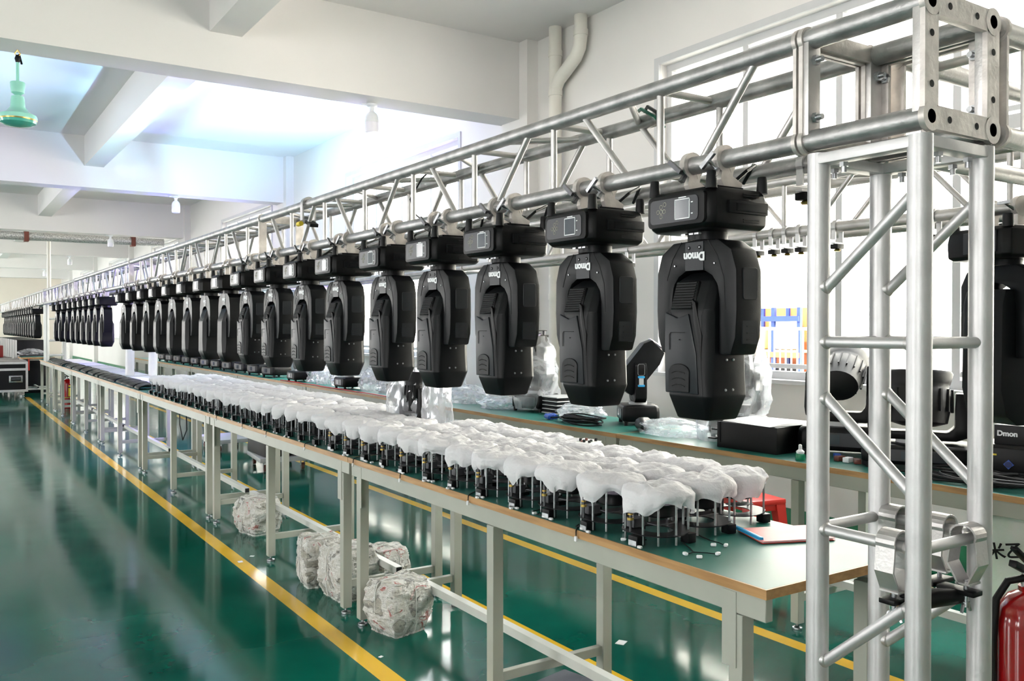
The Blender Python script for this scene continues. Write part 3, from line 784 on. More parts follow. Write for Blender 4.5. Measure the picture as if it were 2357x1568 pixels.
def make_mover(fine):
    t = thing('moving_head_light', 'x', 'stage light', (0, 0, 0), 0, 'moving head lights under the front truss')
    # base box hanging under the chord; z = 0 is its top
    base_mb(0.118, 0.125, -0.115, -0.006).obj('base_housing', M_blk, t, bevel=0.003 if fine else 0, seg=1)
    if fine:
        # ribbed bulge on the two broad flanks and vents
        for s_ in (-1, 1):
            mb = MB()
            mb.box((0.02, s_ * 0.127, -0.058), (0.15, 0.012, 0.034)); mb.box((0.03, s_ * 0.131, -0.058), (0.12, 0.010, 0.022))
            mb.obj('side_rib', M_blk2, t, bevel=0.003)
            mv = MB()
            for z in (-0.020, -0.026, -0.090, -0.096): mv.box((0.035, s_ * 0.1245, z), (0.06, 0.004, 0.0025))
            mv.obj('side_vent', M_hole, t)
        # display bezel and screen on the aisle side
        bz = MB().prism([(y, z) for y, z in rrect(0.215, 0.086, 0.014)], -0.124, -0.112, 'x')
        bz.v = [(x, y, z - 0.060) for x, y, z in bz.v]
        bz.obj('display_bezel', M_blk, t, bevel=0.002)
        pn = MB().prism([(y, z) for y, z in rrect(0.182, 0.066, 0.012)], -0.1262, -0.1235, 'x')
        pn.v = [(x, y + 0.004, z - 0.060) for x, y, z in pn.v]
        pn = pn.obj('display_panel', M_panel, t)
        fr = MB()
        y0, z0 = -0.030, -0.060
        for dy in (-0.027, 0.027): fr.box((-0.1268, y0 + dy, z0), (0.0016, 0.0025, 0.0545))
        for dz in (-0.026, 0.026): fr.box((-0.1268, y0, z0 + dz), (0.0016, 0.0565, 0.0025))
        fr.box((-0.1266, y0, z0 + 0.031), (0.0012, 0.028, 0.003))
        for dz in (-0.015, 0.015): fr.box((-0.1266, y0 - 0.036, z0 + dz), (0.0012, 0.007, 0.003))
        fr.obj('screen_border', M_white, pn)
        MB().box((-0.1265, y0, z0), (0.0012, 0.0515, 0.0495)).obj('screen', M_screen, pn, smooth=False)
        bt = MB()
        for dy, dz in ((0.048, 0.013), (0.048, -0.013), (0.060, 0), (0.036, 0), (0.048, 0), (0.034, 0.019)):
            c = Vector((-0.1266, dy + 0.004, z0 + dz)); pts = [c + Vector((0, 0.0055 * cos(a * pi / 6), 0.0055 * sin(a * pi / 6))) for a in range(13)]
            bt.tube(pts, 0.0007, n=4)
        bt.obj('button_ring', M_gold, pn)
        for x in (-0.098, 0.098):
            for y in (-0.108, 0.108):
                MB().lathe([(0.0155, -0.012), (0.0150, 0.0), (0.0125, 0.031), (0.0115, 0.034)], (x, y, 0), 16).obj('foot', M_rubber, t)
        MB().box((0, 0, -0.001), (0.10, 0.17, 0.010)).obj('mounting_plate', M_blk2, t, bevel=0.002)
        for s_ in (-1, 1):
            # cast half coupler round the chord (centre at z 0.080)
            y = s_ * 0.062
            mb = MB()
            n = 22; ri, ro = 0.0255, 0.039
            for i in range(n):
                a0, a1 = R(-65 + 310 * i / n), R(-65 + 310 * (i + 1) / n)
                q = [(ri * cos(a0), ri * sin(a0)), (ro * cos(a0), ro * sin(a0)), (ro * cos(a1), ro * sin(a1)), (ri * cos(a1), ri * sin(a1))]
                mb.add([(px, y - 0.0095, 0.080 + pz) for px, pz in q] + [(px, y + 0.0095, 0.080 + pz) for px, pz in q],
                       [(0, 1, 2, 3), (7, 6, 5, 4), (0, 4, 5, 1), (1, 5, 6, 2), (2, 6, 7, 3), (3, 7, 4, 0)])
            mb.prism([(-0.016, 0.056), (0.030, 0.060), (0.024, 0.036), (0.062, 0.018), (0.058, 0.006), (-0.010, 0.004), (-0.022, 0.024)], y - 0.0085, y + 0.0085, 'y')
            cl = mb.obj('clamp', M_cast, t)
            wb = MB(); wb.cyl((-0.020, y, 0.050), (-0.058, y + 0.004, 0.072), 0.0055, n=10)
            wb.box((-0.060, y + 0.004, 0.073), (0.010, 0.058, 0.012), M=Matrix.Rotation(R(38) * s_, 3, 'X'))
            wb.prism([(-0.034, 0.030), (-0.018, 0.058), (-0.024, 0.062), (-0.046, 0.036)], y - 0.007, y + 0.007, 'y')
            wb.obj('wing_bolt', M_dsteel if s_ > 0 else M_steel, cl)
        MB().tube([(0.05, -0.02, -0.004), (0.06, -0.03, 0.02), (0.10, -0.05, 0.06), (0.16, -0.03, 0.085), (0.21, 0.02, 0.10), (0.235, 0.08, 0.055)], 0.0055, n=7).obj('power_cord', M_rubber, t)
        MB().tube([(0.07, 0.07, -0.004), (0.09, 0.08, 0.03), (0.15, 0.12, 0.065), (0.20, 0.17, 0.07), (0.24, 0.22, 0.05)], 0.004, n=7).obj('data_cord', M_rubber, t)
        MB().cyl((0, 0, -0.115), (0, 0, -0.137), 0.055, n=24).obj('pan_bearing', M_blk2, t)
        mb = MB()
        for y in (-0.02, 0.0, 0.03): mb.box((-0.058, y, -0.121), (0.012, 0.016, 0.005))
        mb.obj('bearing_clip', M_steel, t)
    else:
        MB().box((-0.1185, -0.01, -0.060), (0.006, 0.15, 0.064)).obj('display_panel', M_panel, t)
        MB().box((-0.1222, -0.025, -0.060), (0.003, 0.06, 0.052)).obj('screen', mat('dim_lcd', (0.16, 0.17, 0.19), 0.2, noise_amt=0.1), t)
        mb = MB()
        for x in (-0.098, 0.098):
            for y in (-0.108, 0.108): mb.cyl((x, y, -0.012), (x, y, 0.034), 0.0155, 0.0115, n=6)
        mb.obj('feet', M_rubber, t)['kind'] = 'stuff'
        for s_ in (-1, 1):
            mb = MB().box((0, s_ * 0.062, 0.03), (0.05, 0.018, 0.06)); mb.cyl((0, s_ * 0.062 - 0.009, 0.08), (0, s_ * 0.062 + 0.009, 0.08), 0.039, n=10); mb.box((-0.05, s_ * 0.062, 0.065), (0.012, 0.06, 0.012))
            mb.obj('clamp', M_cast, t)
        MB().cyl((0, 0, -0.115), (0, 0, -0.14), 0.055, n=10).obj('pan_bearing', M_blk2, t)
    # yoke: arch across Y, 0.09 deep in X
    zt_ = -0.137
    arch = []
    for i in range(9):
        a = R(180 - 180 * i / 8); arch.append((0.088 * cos(a), -0.300 + 0.082 * abs(sin(a)) ** 0.8))
    outer = [(-0.088, -0.452), (-0.130, -0.452), (-0.147, -0.405), (-0.152, -0.330), (-0.150, -0.225), (-0.132, -0.170), (-0.085, -0.140), (0, zt_),
             (0.085, -0.140), (0.132, -0.170), (0.150, -0.225), (0.152, -0.330), (0.147, -0.405), (0.130, -0.452), (0.088, -0.452)]
    poly = outer + arch[::-1]
    yo = MB().prism(poly, -0.050, 0.050, 'x').obj('yoke', M_blk2, t, bevel=0.009 if fine else 0, seg=2)
    # centre badge plate with the maker's lettering turned upside down
    MB().box((-0.0508, 0, -0.182), (0.0016, 0.068, 0.078)).obj('badge_plate', M_blk3, yo, smooth=False)
    lt = link('logo_lettering', LOGO, yo)
    lt.rotation_euler = (R(90), R(180), R(-90)); lt.location = (-0.0519, 0, -0.182)
    if fine:
        mb = MB()
        for y in (-0.02, 0.02): mb.cyl((-0.0516, y, -0.158), (-0.0530, y, -0.158), 0.0055, n=14)
        mb.obj('screw_recess', M_hole, yo)
        mb = MB()
        for y, z in ((-0.02, -0.158), (0.02, -0.158), (-0.075, -0.205), (0.075, -0.205)): scr(mb, (-0.0505, y, z), (-1, 0, 0), 0.0032)
        mb.obj('screw', M_steel, yo)
        # seam grooves on the arch front
        mb = MB(); mb.tube([(-0.0502, -0.050, -0.140), (-0.0502, -0.085, -0.185), (-0.0502, -0.108, -0.245), (-0.0502, -0.113, -0.330)], 0.0013, n=5)
        mb.tube([(-0.0502, 0.050, -0.140), (-0.0502, 0.085, -0.185), (-0.0502, 0.108, -0.245)], 0.0013, n=5)
        mb.obj('seam', M_hole, yo)
        for s_ in (-1, 1):
            # side covers of the arm
            a = MB().prism(rrect(0.056, 0.085, 0.008), 0, 0.003, 'y'); a.v = [(x + 0.002, s_ * 0.1505 + (y if s_ > 0 else -y), z - 0.262) for x, y, z in a.v]
            a.obj('arm_cover', M_blk3 if s_ < 0 else M_blk2, yo, bevel=0.0012, seg=1)
            a = MB().prism([(-0.028, -0.048), (0.030, -0.048), (0.030, 0.030), (0.018, 0.048), (-0.016, 0.048), (-0.028, 0.030)], 0, 0.004, 'y')
            a.v = [(x + 0.002, s_ * 0.146 + (y if s_ > 0 else -y), z - 0.375) for x, y, z in a.v]
            a.obj('arm_handle_cover', M_blk3 if s_ < 0 else M_blk2, yo, bevel=0.0015, seg=1)
            mb = MB()
            for z in (-0.375, -0.393, -0.411): mb.box((0.006, s_ * 0.1506, z), (0.030, 0.003, 0.0026))
            mb.obj('vent_slot', M_hole, yo)
    # head between the arms
    def ring(z, hx, hy, ch, cx=0.0):
        return [(cx - hx + ch, -hy, z), (cx + hx - ch, -hy, z), (cx + hx, -hy + ch, z), (cx + hx, hy - ch, z), (cx + hx - ch, hy, z), (cx - hx + ch, hy, z), (cx - hx, hy - ch, z), (cx - hx, -hy + ch, z)]
    hd = MB().loft([ring(-0.225, 0.030, 0.050, 0.012, 0.01), ring(-0.250, 0.050, 0.076, 0.016, 0.0), ring(-0.330, 0.076, 0.083, 0.020, -0.004), ring(-0.345, 0.082, 0.083, 0.026),
                    ring(-0.480, 0.084, 0.083, 0.026), ring(-0.560, 0.083, 0.083, 0.020), ring(-0.566, 0.0835, 0.0835, 0.020), ring(-0.6285, 0.060, 0.064, 0.010), ring(-0.632, 0.056, 0.060, 0.010)])
    hd = hd.obj('head', M_blk2, t, bevel=0.003 if fine else 0, seg=1)
    if fine:
        # front cover panel, stepped forward, with arched handle vent
        MB().prism([(-0.012, -0.340), (0.030, -0.352), (0.078, -0.335), (0.079, -0.470), (0.076, -0.560), (-0.050, -0.560), (-0.042, -0.450)], -0.087, -0.078, 'x').obj('front_cover', M_blk3, hd, bevel=0.004)
        mb = MB()
        mb.prism([(-0.034, -0.500), (0.052, -0.500), (0.064, -0.372), (0.0, -0.372)], -0.0889, -0.0872, 'x')
        for z in ():
            pass
        mb = MB()
        sl = Matrix.Rotation(R(18), 3, 'Y')
        mb.box((-0.060, 0.018, -0.292), (0.020, 0.090, 0.082), M=sl)
        gr = mb.obj('vent_grille', M_blk, hd, bevel=0.003, seg=1)
        mb = MB()
        for i in range(10):
            z = -0.036 + i * 0.0078
            mb.box(Vector((-0.060, 0.018, -0.292)) + sl @ Vector((-0.0108, 0, z)), (0.004, 0.076, 0.0040), M=sl)
        mb.obj('vent_slot', M_hole, gr)
        ar = []
        for i in range(11):
            a = R(180 * i / 10); ar.append((0.020 + 0.040 * cos(a), -0.500 + 0.022 * sin(a)))
        ar = [(-0.020, -0.556)] + [(y, z) for y, z in ar[::-1]] + [(0.060, -0.556)]
        MB().prism(ar, -0.0905, -0.086, 'x').obj('handle_cover', M_blk2, hd, bevel=0.0015, seg=1)
        mb = MB()
        for z in (-0.502, -0.520, -0.538):
            mb.tube([(-0.0907, 0.046, z - 0.002), (-0.0907, 0.030, z + 0.003), (-0.0907, 0.010, z + 0.002), (-0.0907, -0.004, z - 0.002)], 0.0016, n=5)
        mb.tube([(-0.0886, 0.058, -0.440), (-0.0886, 0.058, -0.398), (-0.0886, 0.053, -0.392), (-0.0886, 0.000, -0.392)], 0.0010, n=5)
        mb.cyl((-0.0884, 0.020, -0.412), (-0.0896, 0.020, -0.412), 0.002, n=6)
        mb.obj('cover_groove', M_hole, hd)
        MB().prism([(-0.022, -0.300), (-0.036, -0.310), (-0.060, -0.400), (-0.058, -0.475), (-0.030, -0.365)], -0.0845, -0.074, 'x').obj('edge_rib', M_blk, hd, bevel=0.004)
        mb = MB()
        for s_ in (-1, 1):
            for x, z in ((-0.012, -0.466), (0.014, -0.466), (-0.016, -0.548), (0.012, -0.548)): scr(mb, (x, s_ * 0.0833, z), (0, s_, 0), 0.0042)
        mb.obj('screw', M_steel, hd)
        MB().lathe([(0.045, -0.632), (0.045, -0.6335), (0.040, -0.634)], n=24).obj('front_lens', M_lens, hd)
    return t


LOGO = text_mesh('logo_lettering', 'Dmon', 0.031, M_white, bold=0.05)
# ------------------------------------------------------------------ the front run of lights
FZ = 1.975
mv = make_mover(True)
mv.location = (XA, 1.735, FZ)
mv['label'] = 'black moving head light on the front truss, nearest the truss tower'
FY = [1.735, 2.232, 2.765, 3.255, 3.745, 4.32, 4.83, 5.38, 5.91, 6.44, 6.98, 7.54, 8.11, 8.68, 9.25, 9.87, 10.50]
FINE = 9
for i, y in enumerate(FY[1:FINE], 1):
    dup(mv, (XA, y, FZ), label='black moving head light on the front truss, %s from the truss tower' % ordn(i))
lo = make_mover(False)
lo.location = (XA, FY[FINE], FZ)
lo['label'] = 'black moving head light on the front truss, %s from the truss tower' % ordn(FINE)
for i, y in enumerate(FY[FINE + 1:], FINE + 1):
    dup(lo, (XA, y, FZ), label='black moving head light on the front truss, %s from the truss tower' % ordn(i))
for i, y in enumerate([12.0, 12.58, 13.14, 13.68, 14.24, 14.80, 15.5, 16.3, 17.0]):
    dup(lo, (XA, y, FZ), label='dark moving head light in the second cluster along the truss, %s of the cluster' % ordn(i), group='moving head lights of the second cluster')
for i in range(17):
    dup(lo, (XA, 20.9 + i * 0.6, FZ), label='far dark moving head light beyond the far tower, %s past the tower' % ordn(i), group='moving head lights beyond the far tower')


for i in range(13):
    dup(lo, (3.45, 11.6 + i * 0.52, FZ), label='dark moving head light hanging from the back truss, %s past the second window' % ordn(i), group='moving head lights under the back truss')


# ------------------------------------------------------------------ benches
def bench(name, label, x0, x1, ya, yb, group, legs=None, m=None, ends=True):
    m = m or M_paint
    Hh = 0.89
    t = thing(name, label, 'workbench', ((x0 + x1) / 2, (ya + yb) / 2, 0), 0, group)
    ox, oy = (x0 + x1) / 2, (ya + yb) / 2
    Wd, Ln = x1 - x0, yb - ya
    MB().box((0, 0, Hh - 0.013), (Wd - 0.012, Ln - 0.012, 0.026)).obj('tabletop', M_top, t, smooth=False)
    mb = MB()
    for s_ in (-1, 1):
        mb.box((s_ * (Wd / 2 - 0.004), 0, Hh - 0.014), (0.008, Ln, 0.0275)); mb.box((0, s_ * (Ln / 2 - 0.004), Hh - 0.014), (Wd - 0.016, 0.008, 0.0275))
    mb.obj('wood_edge', M_wood, t, smooth=False)
    mb = MB()
    for s_ in (-1, 1):
        mb.box((s_ * (Wd / 2 - 0.030), 0, Hh - 0.062), (0.030, Ln - 0.03, 0.070)); mb.box((0, s_ * (Ln / 2 - 0.16), Hh - 0.052), (Wd - 0.06, 0.030, 0.045))
    mb.obj('apron', m, t, bevel=0.002, seg=1)
    ly = legs or (0.125, 1.43, Ln - 0.10)
    for j, d in enumerate(ly):
        for s_ in (-1, 1):
            x = s_ * (Wd / 2 - 0.042) - (0.03 if s_ > 0 else 0); y = -Ln / 2 + d
            lg = MB().box((x, y, 0.035 + (Hh - 0.10 - 0.035) / 2), (0.050, 0.050, Hh - 0.10 - 0.035)).obj('leg', m, t, bevel=0.002, seg=1)
            MB().lathe([(0.026, 0), (0.027, 0.006), (0.026, 0.012), (0.012, 0.016), (0.008, 0.020), (0.008, 0.040)], (x, y, 0), 14).obj('levelling_foot', M_steel, lg)
            if j in (0, len(ly) - 1):
                yy = y + (0.0 if j == 0 else 0)
                MB().box((x - (0.027 if s_ < 0 else -0.027), y + (0.02 if j == 0 else -0.02), Hh - 0.145), (0.004, 0.052, 0.215)).obj('corner_bracket', m, lg, smooth=False)
        MB().box((0, -Ln / 2 + d, 0.165), (Wd - 0.13, 0.030, 0.040)).obj('cross_rail', m, t, bevel=0.002, seg=1)
    st_ = MB()
    a, b = -Ln / 2 + ly[0] - 0.05, -Ln / 2 + ly[-1] + 0.05
    st_.box((0, (a + b) / 2, 0.205), (0.040, b - a, 0.040))
    st_.box((0, a - 0.0006, 0.205), (0.034, 0.001, 0.034), mi=1); st_.box((0, b + 0.0006, 0.205), (0.034, 0.001, 0.034), mi=1)
    st_.obj('stretcher', [M_paint2, M_hole], t, smooth=False)
    return t


FX0, FX1 = 1.860, 2.548
TB = [1.573, 4.43, 7.34, 10.25, 13.15, 16.05, 18.6, 21.2]
nm = ['nearest the truss tower', 'second from the tower', 'third from the tower', 'fourth from the tower', 'fifth from the tower', 'sixth from the tower', 'seventh and last from the tower']
for i in range(7):
    bench('workbench', 'long green topped workbench in the front row, ' + nm[i], FX0, FX1, TB[i] + 0.002, TB[i + 1] - 0.002, 'front row of workbenches')
BX0, BX1 = 3.75, 4.44
for i in range(7):
    bench('workbench', 'long green topped workbench in the back row, ' + ['nearest', 'second', 'third', 'fourth', 'fifth', 'sixth', 'seventh'][i] + ' to the camera', BX0, BX1, TB[i] + 0.002, TB[i + 1] - 0.002, 'back row of workbenches')
bench('workbench', 'small pale workbench with wood edge past the end of the front row', 1.62, 2.3, 22.6, 23.5, None, legs=(0.08, 0.82), m=M_paint2)
# loose plywood boards leaning under the near bench
tag(MB().box((2.568, 1.668, 0.775), (0.020, 0.055, 0.15)).obj('plywood_board', M_ply, smooth=False), 'upright plywood offcut fixed at the near end of the front bench', 'board')
tag(MB().box((2.36, 1.86, 0.825), (0.20, 0.20, 0.04)).obj('wooden_drawer', M_ply, smooth=False), 'shallow wooden box under the near end of the front bench', 'drawer')

# ------------------------------------------------------------------ optics assemblies under white cloths
def make_unit(fine):
    t = thing('optics_assembly', 'x', 'lamp assembly', (0, 0, 0), 0, 'optics assemblies on the front bench')
    zp = 0.034
    def plate(mb, z, n=28):
        o, i_ = [], []
        for k in range(n):
            a = 2 * pi * k / n
            rr = 0.112 + 0.006 * cos(3 * a)
            o.append((rr * cos(a), rr * sin(a))); i_.append((0.052 * cos(a), 0.052 * sin(a) * 1.1))
        vs = [(x, y, z) for x, y in o] + [(x, y, z) for x, y in i_] + [(x, y, z + 0.003) for x, y in o] + [(x, y, z + 0.003) for x, y in i_]
        fs = []
        for k in range(n):
            l = (k + 1) % n
            fs += [(k, l, n + l, n + k)[::-1], (2 * n + k, 2 * n + l, 3 * n + l, 3 * n + k), (k, l, 2 * n + l, 2 * n + k), (n + k, n + l, 3 * n + l, 3 * n + k)[::-1]]
        mb.add(vs, fs)
    rods = [(0.103 * cos(R(a)), 0.103 * sin(R(a))) for a in (200, 228, 262, 320, 20, 95, 140)]
    lens_c = (0.03, 0.02)
    if fine:
        mb = MB(); plate(mb, zp); mb.obj('base_plate', M_blk2, t)
        for x, y in rods:
            MB().cyl((x, y, 0.004 if x < 0 else zp), (x, y, 0.158), 0.0038, n=8).obj('rod', M_steel, t)
        lh = MB().lathe([(0.048, 0.075), (0.056, 0.080), (0.056, 0.100), (0.050, 0.112), (0.044, 0.114)], (*lens_c, 0), 24).obj('lens_housing', M_blk, t)
        MB().lathe([(0.044, 0.112), (0.038, 0.124), (0.022, 0.132), (0.004, 0.135)], (*lens_c, 0), 20).obj('lens', M_lens, lh)
        mt = MB().box((-0.105, -0.015, 0.017), (0.036, 0.042, 0.032)).obj('motor', M_blk, t, bevel=0.003)
        MB().box((-0.1235, -0.015, 0.010), (0.003, 0.036, 0.018)).obj('motor_end', M_steel, mt)
        MB().box((0.06, -0.085, 0.017), (0.036, 0.036, 0.032)).obj('motor', M_blk2, t, bevel=0.003)
        mb = MB().cyl((-0.098, 0.022, zp), (-0.098, 0.022, 0.135), 0.0045, n=8).obj('spindle', M_dsteel, t)
        MB().cyl((-0.098, 0.022, 0.075), (-0.098, 0.022, 0.083), 0.011, n=10).cyl((-0.098, 0.022, 0.092), (-0.098, 0.022, 0.097), 0.009, n=10).obj('brass_nut', M_brass, mb)
        MB().box((0.005, -0.02, 0.060), (0.09, 0.05, 0.004)).box((-0.04, 0.06, 0.055), (0.05, 0.04, 0.03)).obj('inner_bracket', M_dsteel, t, bevel=0.001, seg=1)
    else:
        mb = MB(); plate(mb, zp, 14)
        for x, y in rods[:6]: mb.cyl((x, y, 0.004 if x < 0 else zp), (x, y, 0.158), 0.0038, n=5, mi=1)
        mb.lathe([(0.048, 0.075), (0.056, 0.080), (0.056, 0.110), (0.03, 0.125)], (*lens_c, 0), 10)
        mb.box((-0.105, -0.015, 0.017), (0.036, 0.042, 0.032)); mb.box((0.06, -0.085, 0.017), (0.036, 0.036, 0.032))
        mb.cyl((0.0, 0.0, zp), (0, 0, 0.08), 0.03, n=8)
        mb.obj('assembly_stand', [M_blk2, M_steel], t)
    return t


def cloth_variant(seed, fine):
    rnd = random.Random(seed)
    n, rings = (64, 24) if fine else (26, 11)
    Rr = 0.122
    ph = [rnd.uniform(0, 6.28) for _ in range(6)]
    rowsv = []
    for j in range(rings + 1):
        u = j / rings
        ring = []
        for i in range(n):
            a = 2 * pi * i / n
            drop = 0.056 + 0.013 * sin(a * 2 + ph[0]) + 0.010 * sin(a * 3 + ph[1]) + 0.007 * sin(a * 7 + ph[2]) + 0.010 * noise.noise(Vector((cos(a) * 4, sin(a) * 4, seed * 2.0)))
            drop = max(0.026, drop)
            rad = Rr * (1 + 0.025 * sin(2 * a + ph[3]) + 0.020 * sin(5 * a + ph[4]))
            if u < 0.55:
                s_ = u / 0.55; r = rad * s_ * 0.97
                z = 0.183 + 0.004 * (1 - s_ * s_)
                p = Vector((r * cos(a), r * sin(a), seed * 3.1))
                z += 0.013 * noise.noise(p * 14) + 0.010 * abs(noise.noise(p * 30)) - 0.012 * abs(noise.noise(p * 19 + Vector((4, 2, 1)))) + 0.003 * sin(r * 60 + a + ph[5])
                z -= 0.014 * max(0, s_ - 0.75) / 0.25 * 0.6
            else:
                s_ = (u - 0.55) / 0.45
                fold = 0.004 * sin(a * 11 + ph[2]) + 0.0025 * sin(a * 17 + ph[1]) + 0.005 * sin(a * 5 + ph[5]) + 0.010 * noise.noise(Vector((cos(a) * 3, sin(a) * 3, s_ * 2 + seed)))
                r = rad * (1.0 + 0.02 * sin(pi * s_)) + fold * s_ * 1.2 - 0.012 * s_ * s_
                z = 0.172 - drop * (s_ ** 0.9) - 0.003
            ring.append((r * cos(a), r * sin(a), z))
        rowsv.append(ring)
    mb = MB()
    vs = [rowsv[0][0]] + [v for g in rowsv[1:] for v in g]
    fs = [(0, 1 + i, 1 + (i + 1) % n) for i in range(n)]
    for j in range(rings - 1):
        o = 1 + j * n
        fs += [(o + i, o + n + i, o + n + (i + 1) % n, o + (i + 1) % n) for i in range(n)]
    mb.add(vs, fs)
    return mb.mesh('dust_cloth', M_cloth, ang=80)


cl_f = [cloth_variant(i + 1, True) for i in range(7)]
cl_c = [cloth_variant(i + 21, False) for i in range(4)]
ux = [1.998, 2.222, 2.446]
row_n = ['aisle side row', 'middle row', 'window side row']
uf, uc = make_unit(True), make_unit(False)
first = {True: uf, False: uc}
NC = 33
cord_me = []
for s_ in range(4):
    rnd = random.Random(s_ + 50)
    y = rnd.uniform(-0.05, 0.05)
    L1 = 0.150 + rnd.uniform(-0.03, 0.0)
    mb = MB().tube([(-0.10, y, 0.008), (-0.12, y - 0.01, 0.005), (-L1 + 0.012, y - 0.03, 0.0045), (-L1, y - 0.045, 0.0045)], 0.0022, n=5)
    cord_me.append((mb.mesh('motor_cable', M_rubber), MB().box((-L1, y - 0.053, 0.0055), (0.011, 0.016, 0.008), rz=rnd.uniform(-0.5, 0.5)).mesh('cable_plug', M_white, bevel=0.0015, seg=1)))
for c_ in range(NC):
    for r_ in range(3):
        x = ux[r_] + random.uniform(-0.006, 0.006)
        y = 2.155 + 0.2385 * c_ + (0.045 if r_ == 2 else 0.02 * (r_ == 1)) + random.uniform(-0.008, 0.008)
        if c_ == 0 and r_ == 2: y += 0.02
        if r_ == 2 and 4.30 < y < 5.15: continue
        fine = c_ < 12
        lab = 'black optics assembly in the %s, %s from the tower' % (row_n[r_], ordn(c_))
        src = first[fine]
        if src.get('used'): u = dup(src, (x, y, 0.8905), label=lab)
        else: u = src; src['used'] = 1; u.location = (x, y, 0.8905); u['label'] = lab
        u.rotation_euler = (0, 0, random.uniform(-0.12, 0.12))
        if r_ == 0 and c_ < 20:
            me_c, me_p = random.choice(cord_me)
            cc = link('motor_cable', me_c, u); link('cable_plug', me_p, cc)
        k = link('dust_cloth', random.choice(cl_f if fine else cl_c))
        k.location = (x, y, 0.8905 + random.uniform(-0.004, 0.006)); k.rotation_euler = (random.uniform(-0.03, 0.03), random.uniform(-0.03, 0.03), random.uniform(0, 6.28))
        tag(k, 'white crumpled cloth over the %s optics assembly from the tower in the %s' % (ordn(c_), row_n[r_]), 'cloth', 'white cloths over the optics assemblies')
del uf['used'], uc['used']

# loose cable tails with white plugs lying at the bench edge
def tail(label, pts, plugs):
    mb = MB().tube(pts, 0.0022, n=5)
    for a in plugs[1:]:
        mb.tube([pts[0], ((pts[0][0] + a[0]) / 2 + 0.006, (pts[0][1] + a[1]) / 2, pts[0][2]), a], 0.0016, n=5)
    t = mb.obj('cable_tail', M_rubber); tag(t, label, 'cable', 'loose cable tails on the front bench')
    for a in plugs:
        MB().box((a[0], a[1], a[2] + 0.002), (0.012, 0.018, 0.009), rz=random.uniform(0, 3)).obj('plug', M_white, t, bevel=0.002, seg=1)


z = 0.8935
tail('black cable tail with three white plugs near the front corner of the first bench', [(1.975, 1.96, z), (2.0, 2.0, z), (2.03, 2.06, z)], [(1.945, 1.905, z), (1.935, 1.955, z), (2.02, 1.90, z)])
tail('black cable tail with two white plugs beside the red folder', [(2.13, 2.04, z), (2.14, 2.08, z), (2.16, 2.13, z)], [(2.09, 1.985, z), (2.12, 1.96, z)])
tail('black cable tail with a small plug in front of the first white cloth', [(1.90, 2.17, z), (1.96, 2.16, z)], [(1.895, 2.20, z)])
for i in range(15):
    y = 2.45 + i * 0.33 + random.uniform(-0.08, 0.08)
    xe = 1.868
    t = MB().tube([(1.93, y + 0.05, z), (1.89, y + 0.02, z), (xe, y, z), (1.8565, y - 0.008, 0.889), (1.8535, y - 0.012, 0.872)] if i % 2 == 0 else [(1.94, y + 0.04, z), (1.90, y + 0.03, z), (1.885, y, z)], 0.0023, n=5).obj('cable_tail', M_rubber)
    tag(t, 'thin black cable with white plug at the front bench edge, %s from the tower' % ordn(i), 'cable', 'cable tails along the front bench edge')
    if i % 2 == 0: MB().box((1.851, y - 0.014, 0.862), (0.008, 0.012, 0.018)).obj('plug', M_white, t, bevel=0.0015, seg=1)
    else: MB().box((1.882, y - 0.006, z + 0.002), (0.018, 0.012, 0.009)).obj('plug', M_white, t, bevel=0.0015, seg=1)

# circuit board resting on a cloth
pc = thing('circuit_board', 'small white circuit board with parts lying on a white cloth', 'circuit board', (2.325, 2.93, 1.106), R(20))
MB().box((0, 0, 0), (0.10, 0.075, 0.003)).obj('board', M_paper, pc, smooth=False)
for j in range(9):
    x, y = random.uniform(-0.04, 0.04), random.uniform(-0.03, 0.03); h = random.uniform(0.005, 0.014)
    MB().box((x, y, 0.0015 + h / 2), (0.010, 0.008, h)).obj('component', [M_blk, M_brown, M_blk][j % 3], pc, smooth=False)

# folder with blue spine strip
fo = thing('red_folder', 'red card folder with blue spine bar on the near bench end', 'folder', (2.395, 1.955, 0.8915), R(-20))
MB().prism([(-0.13, -0.09), (0.13, -0.10), (0.14, 0.09), (-0.12, 0.10)], 0, 0.002, 'z').obj('back_cover', M_red, fo, smooth=False)
MB().prism([(-0.125, -0.085), (0.125, -0.095), (0.132, 0.085), (-0.118, 0.095)], 0.002, 0.006, 'z').obj('paper_sheets', M_paper, fo, smooth=False)
MB().prism([(-0.13, -0.09), (0.13, -0.10), (0.14, 0.09), (-0.12, 0.10)], 0.006, 0.008, 'z').obj('front_cover', M_ltred, fo, smooth=False)
MB().box((-0.122, 0.03, 0.011), (0.014, 0.20, 0.010)).obj('spine_bar', M_cyan, fo, bevel=0.002)

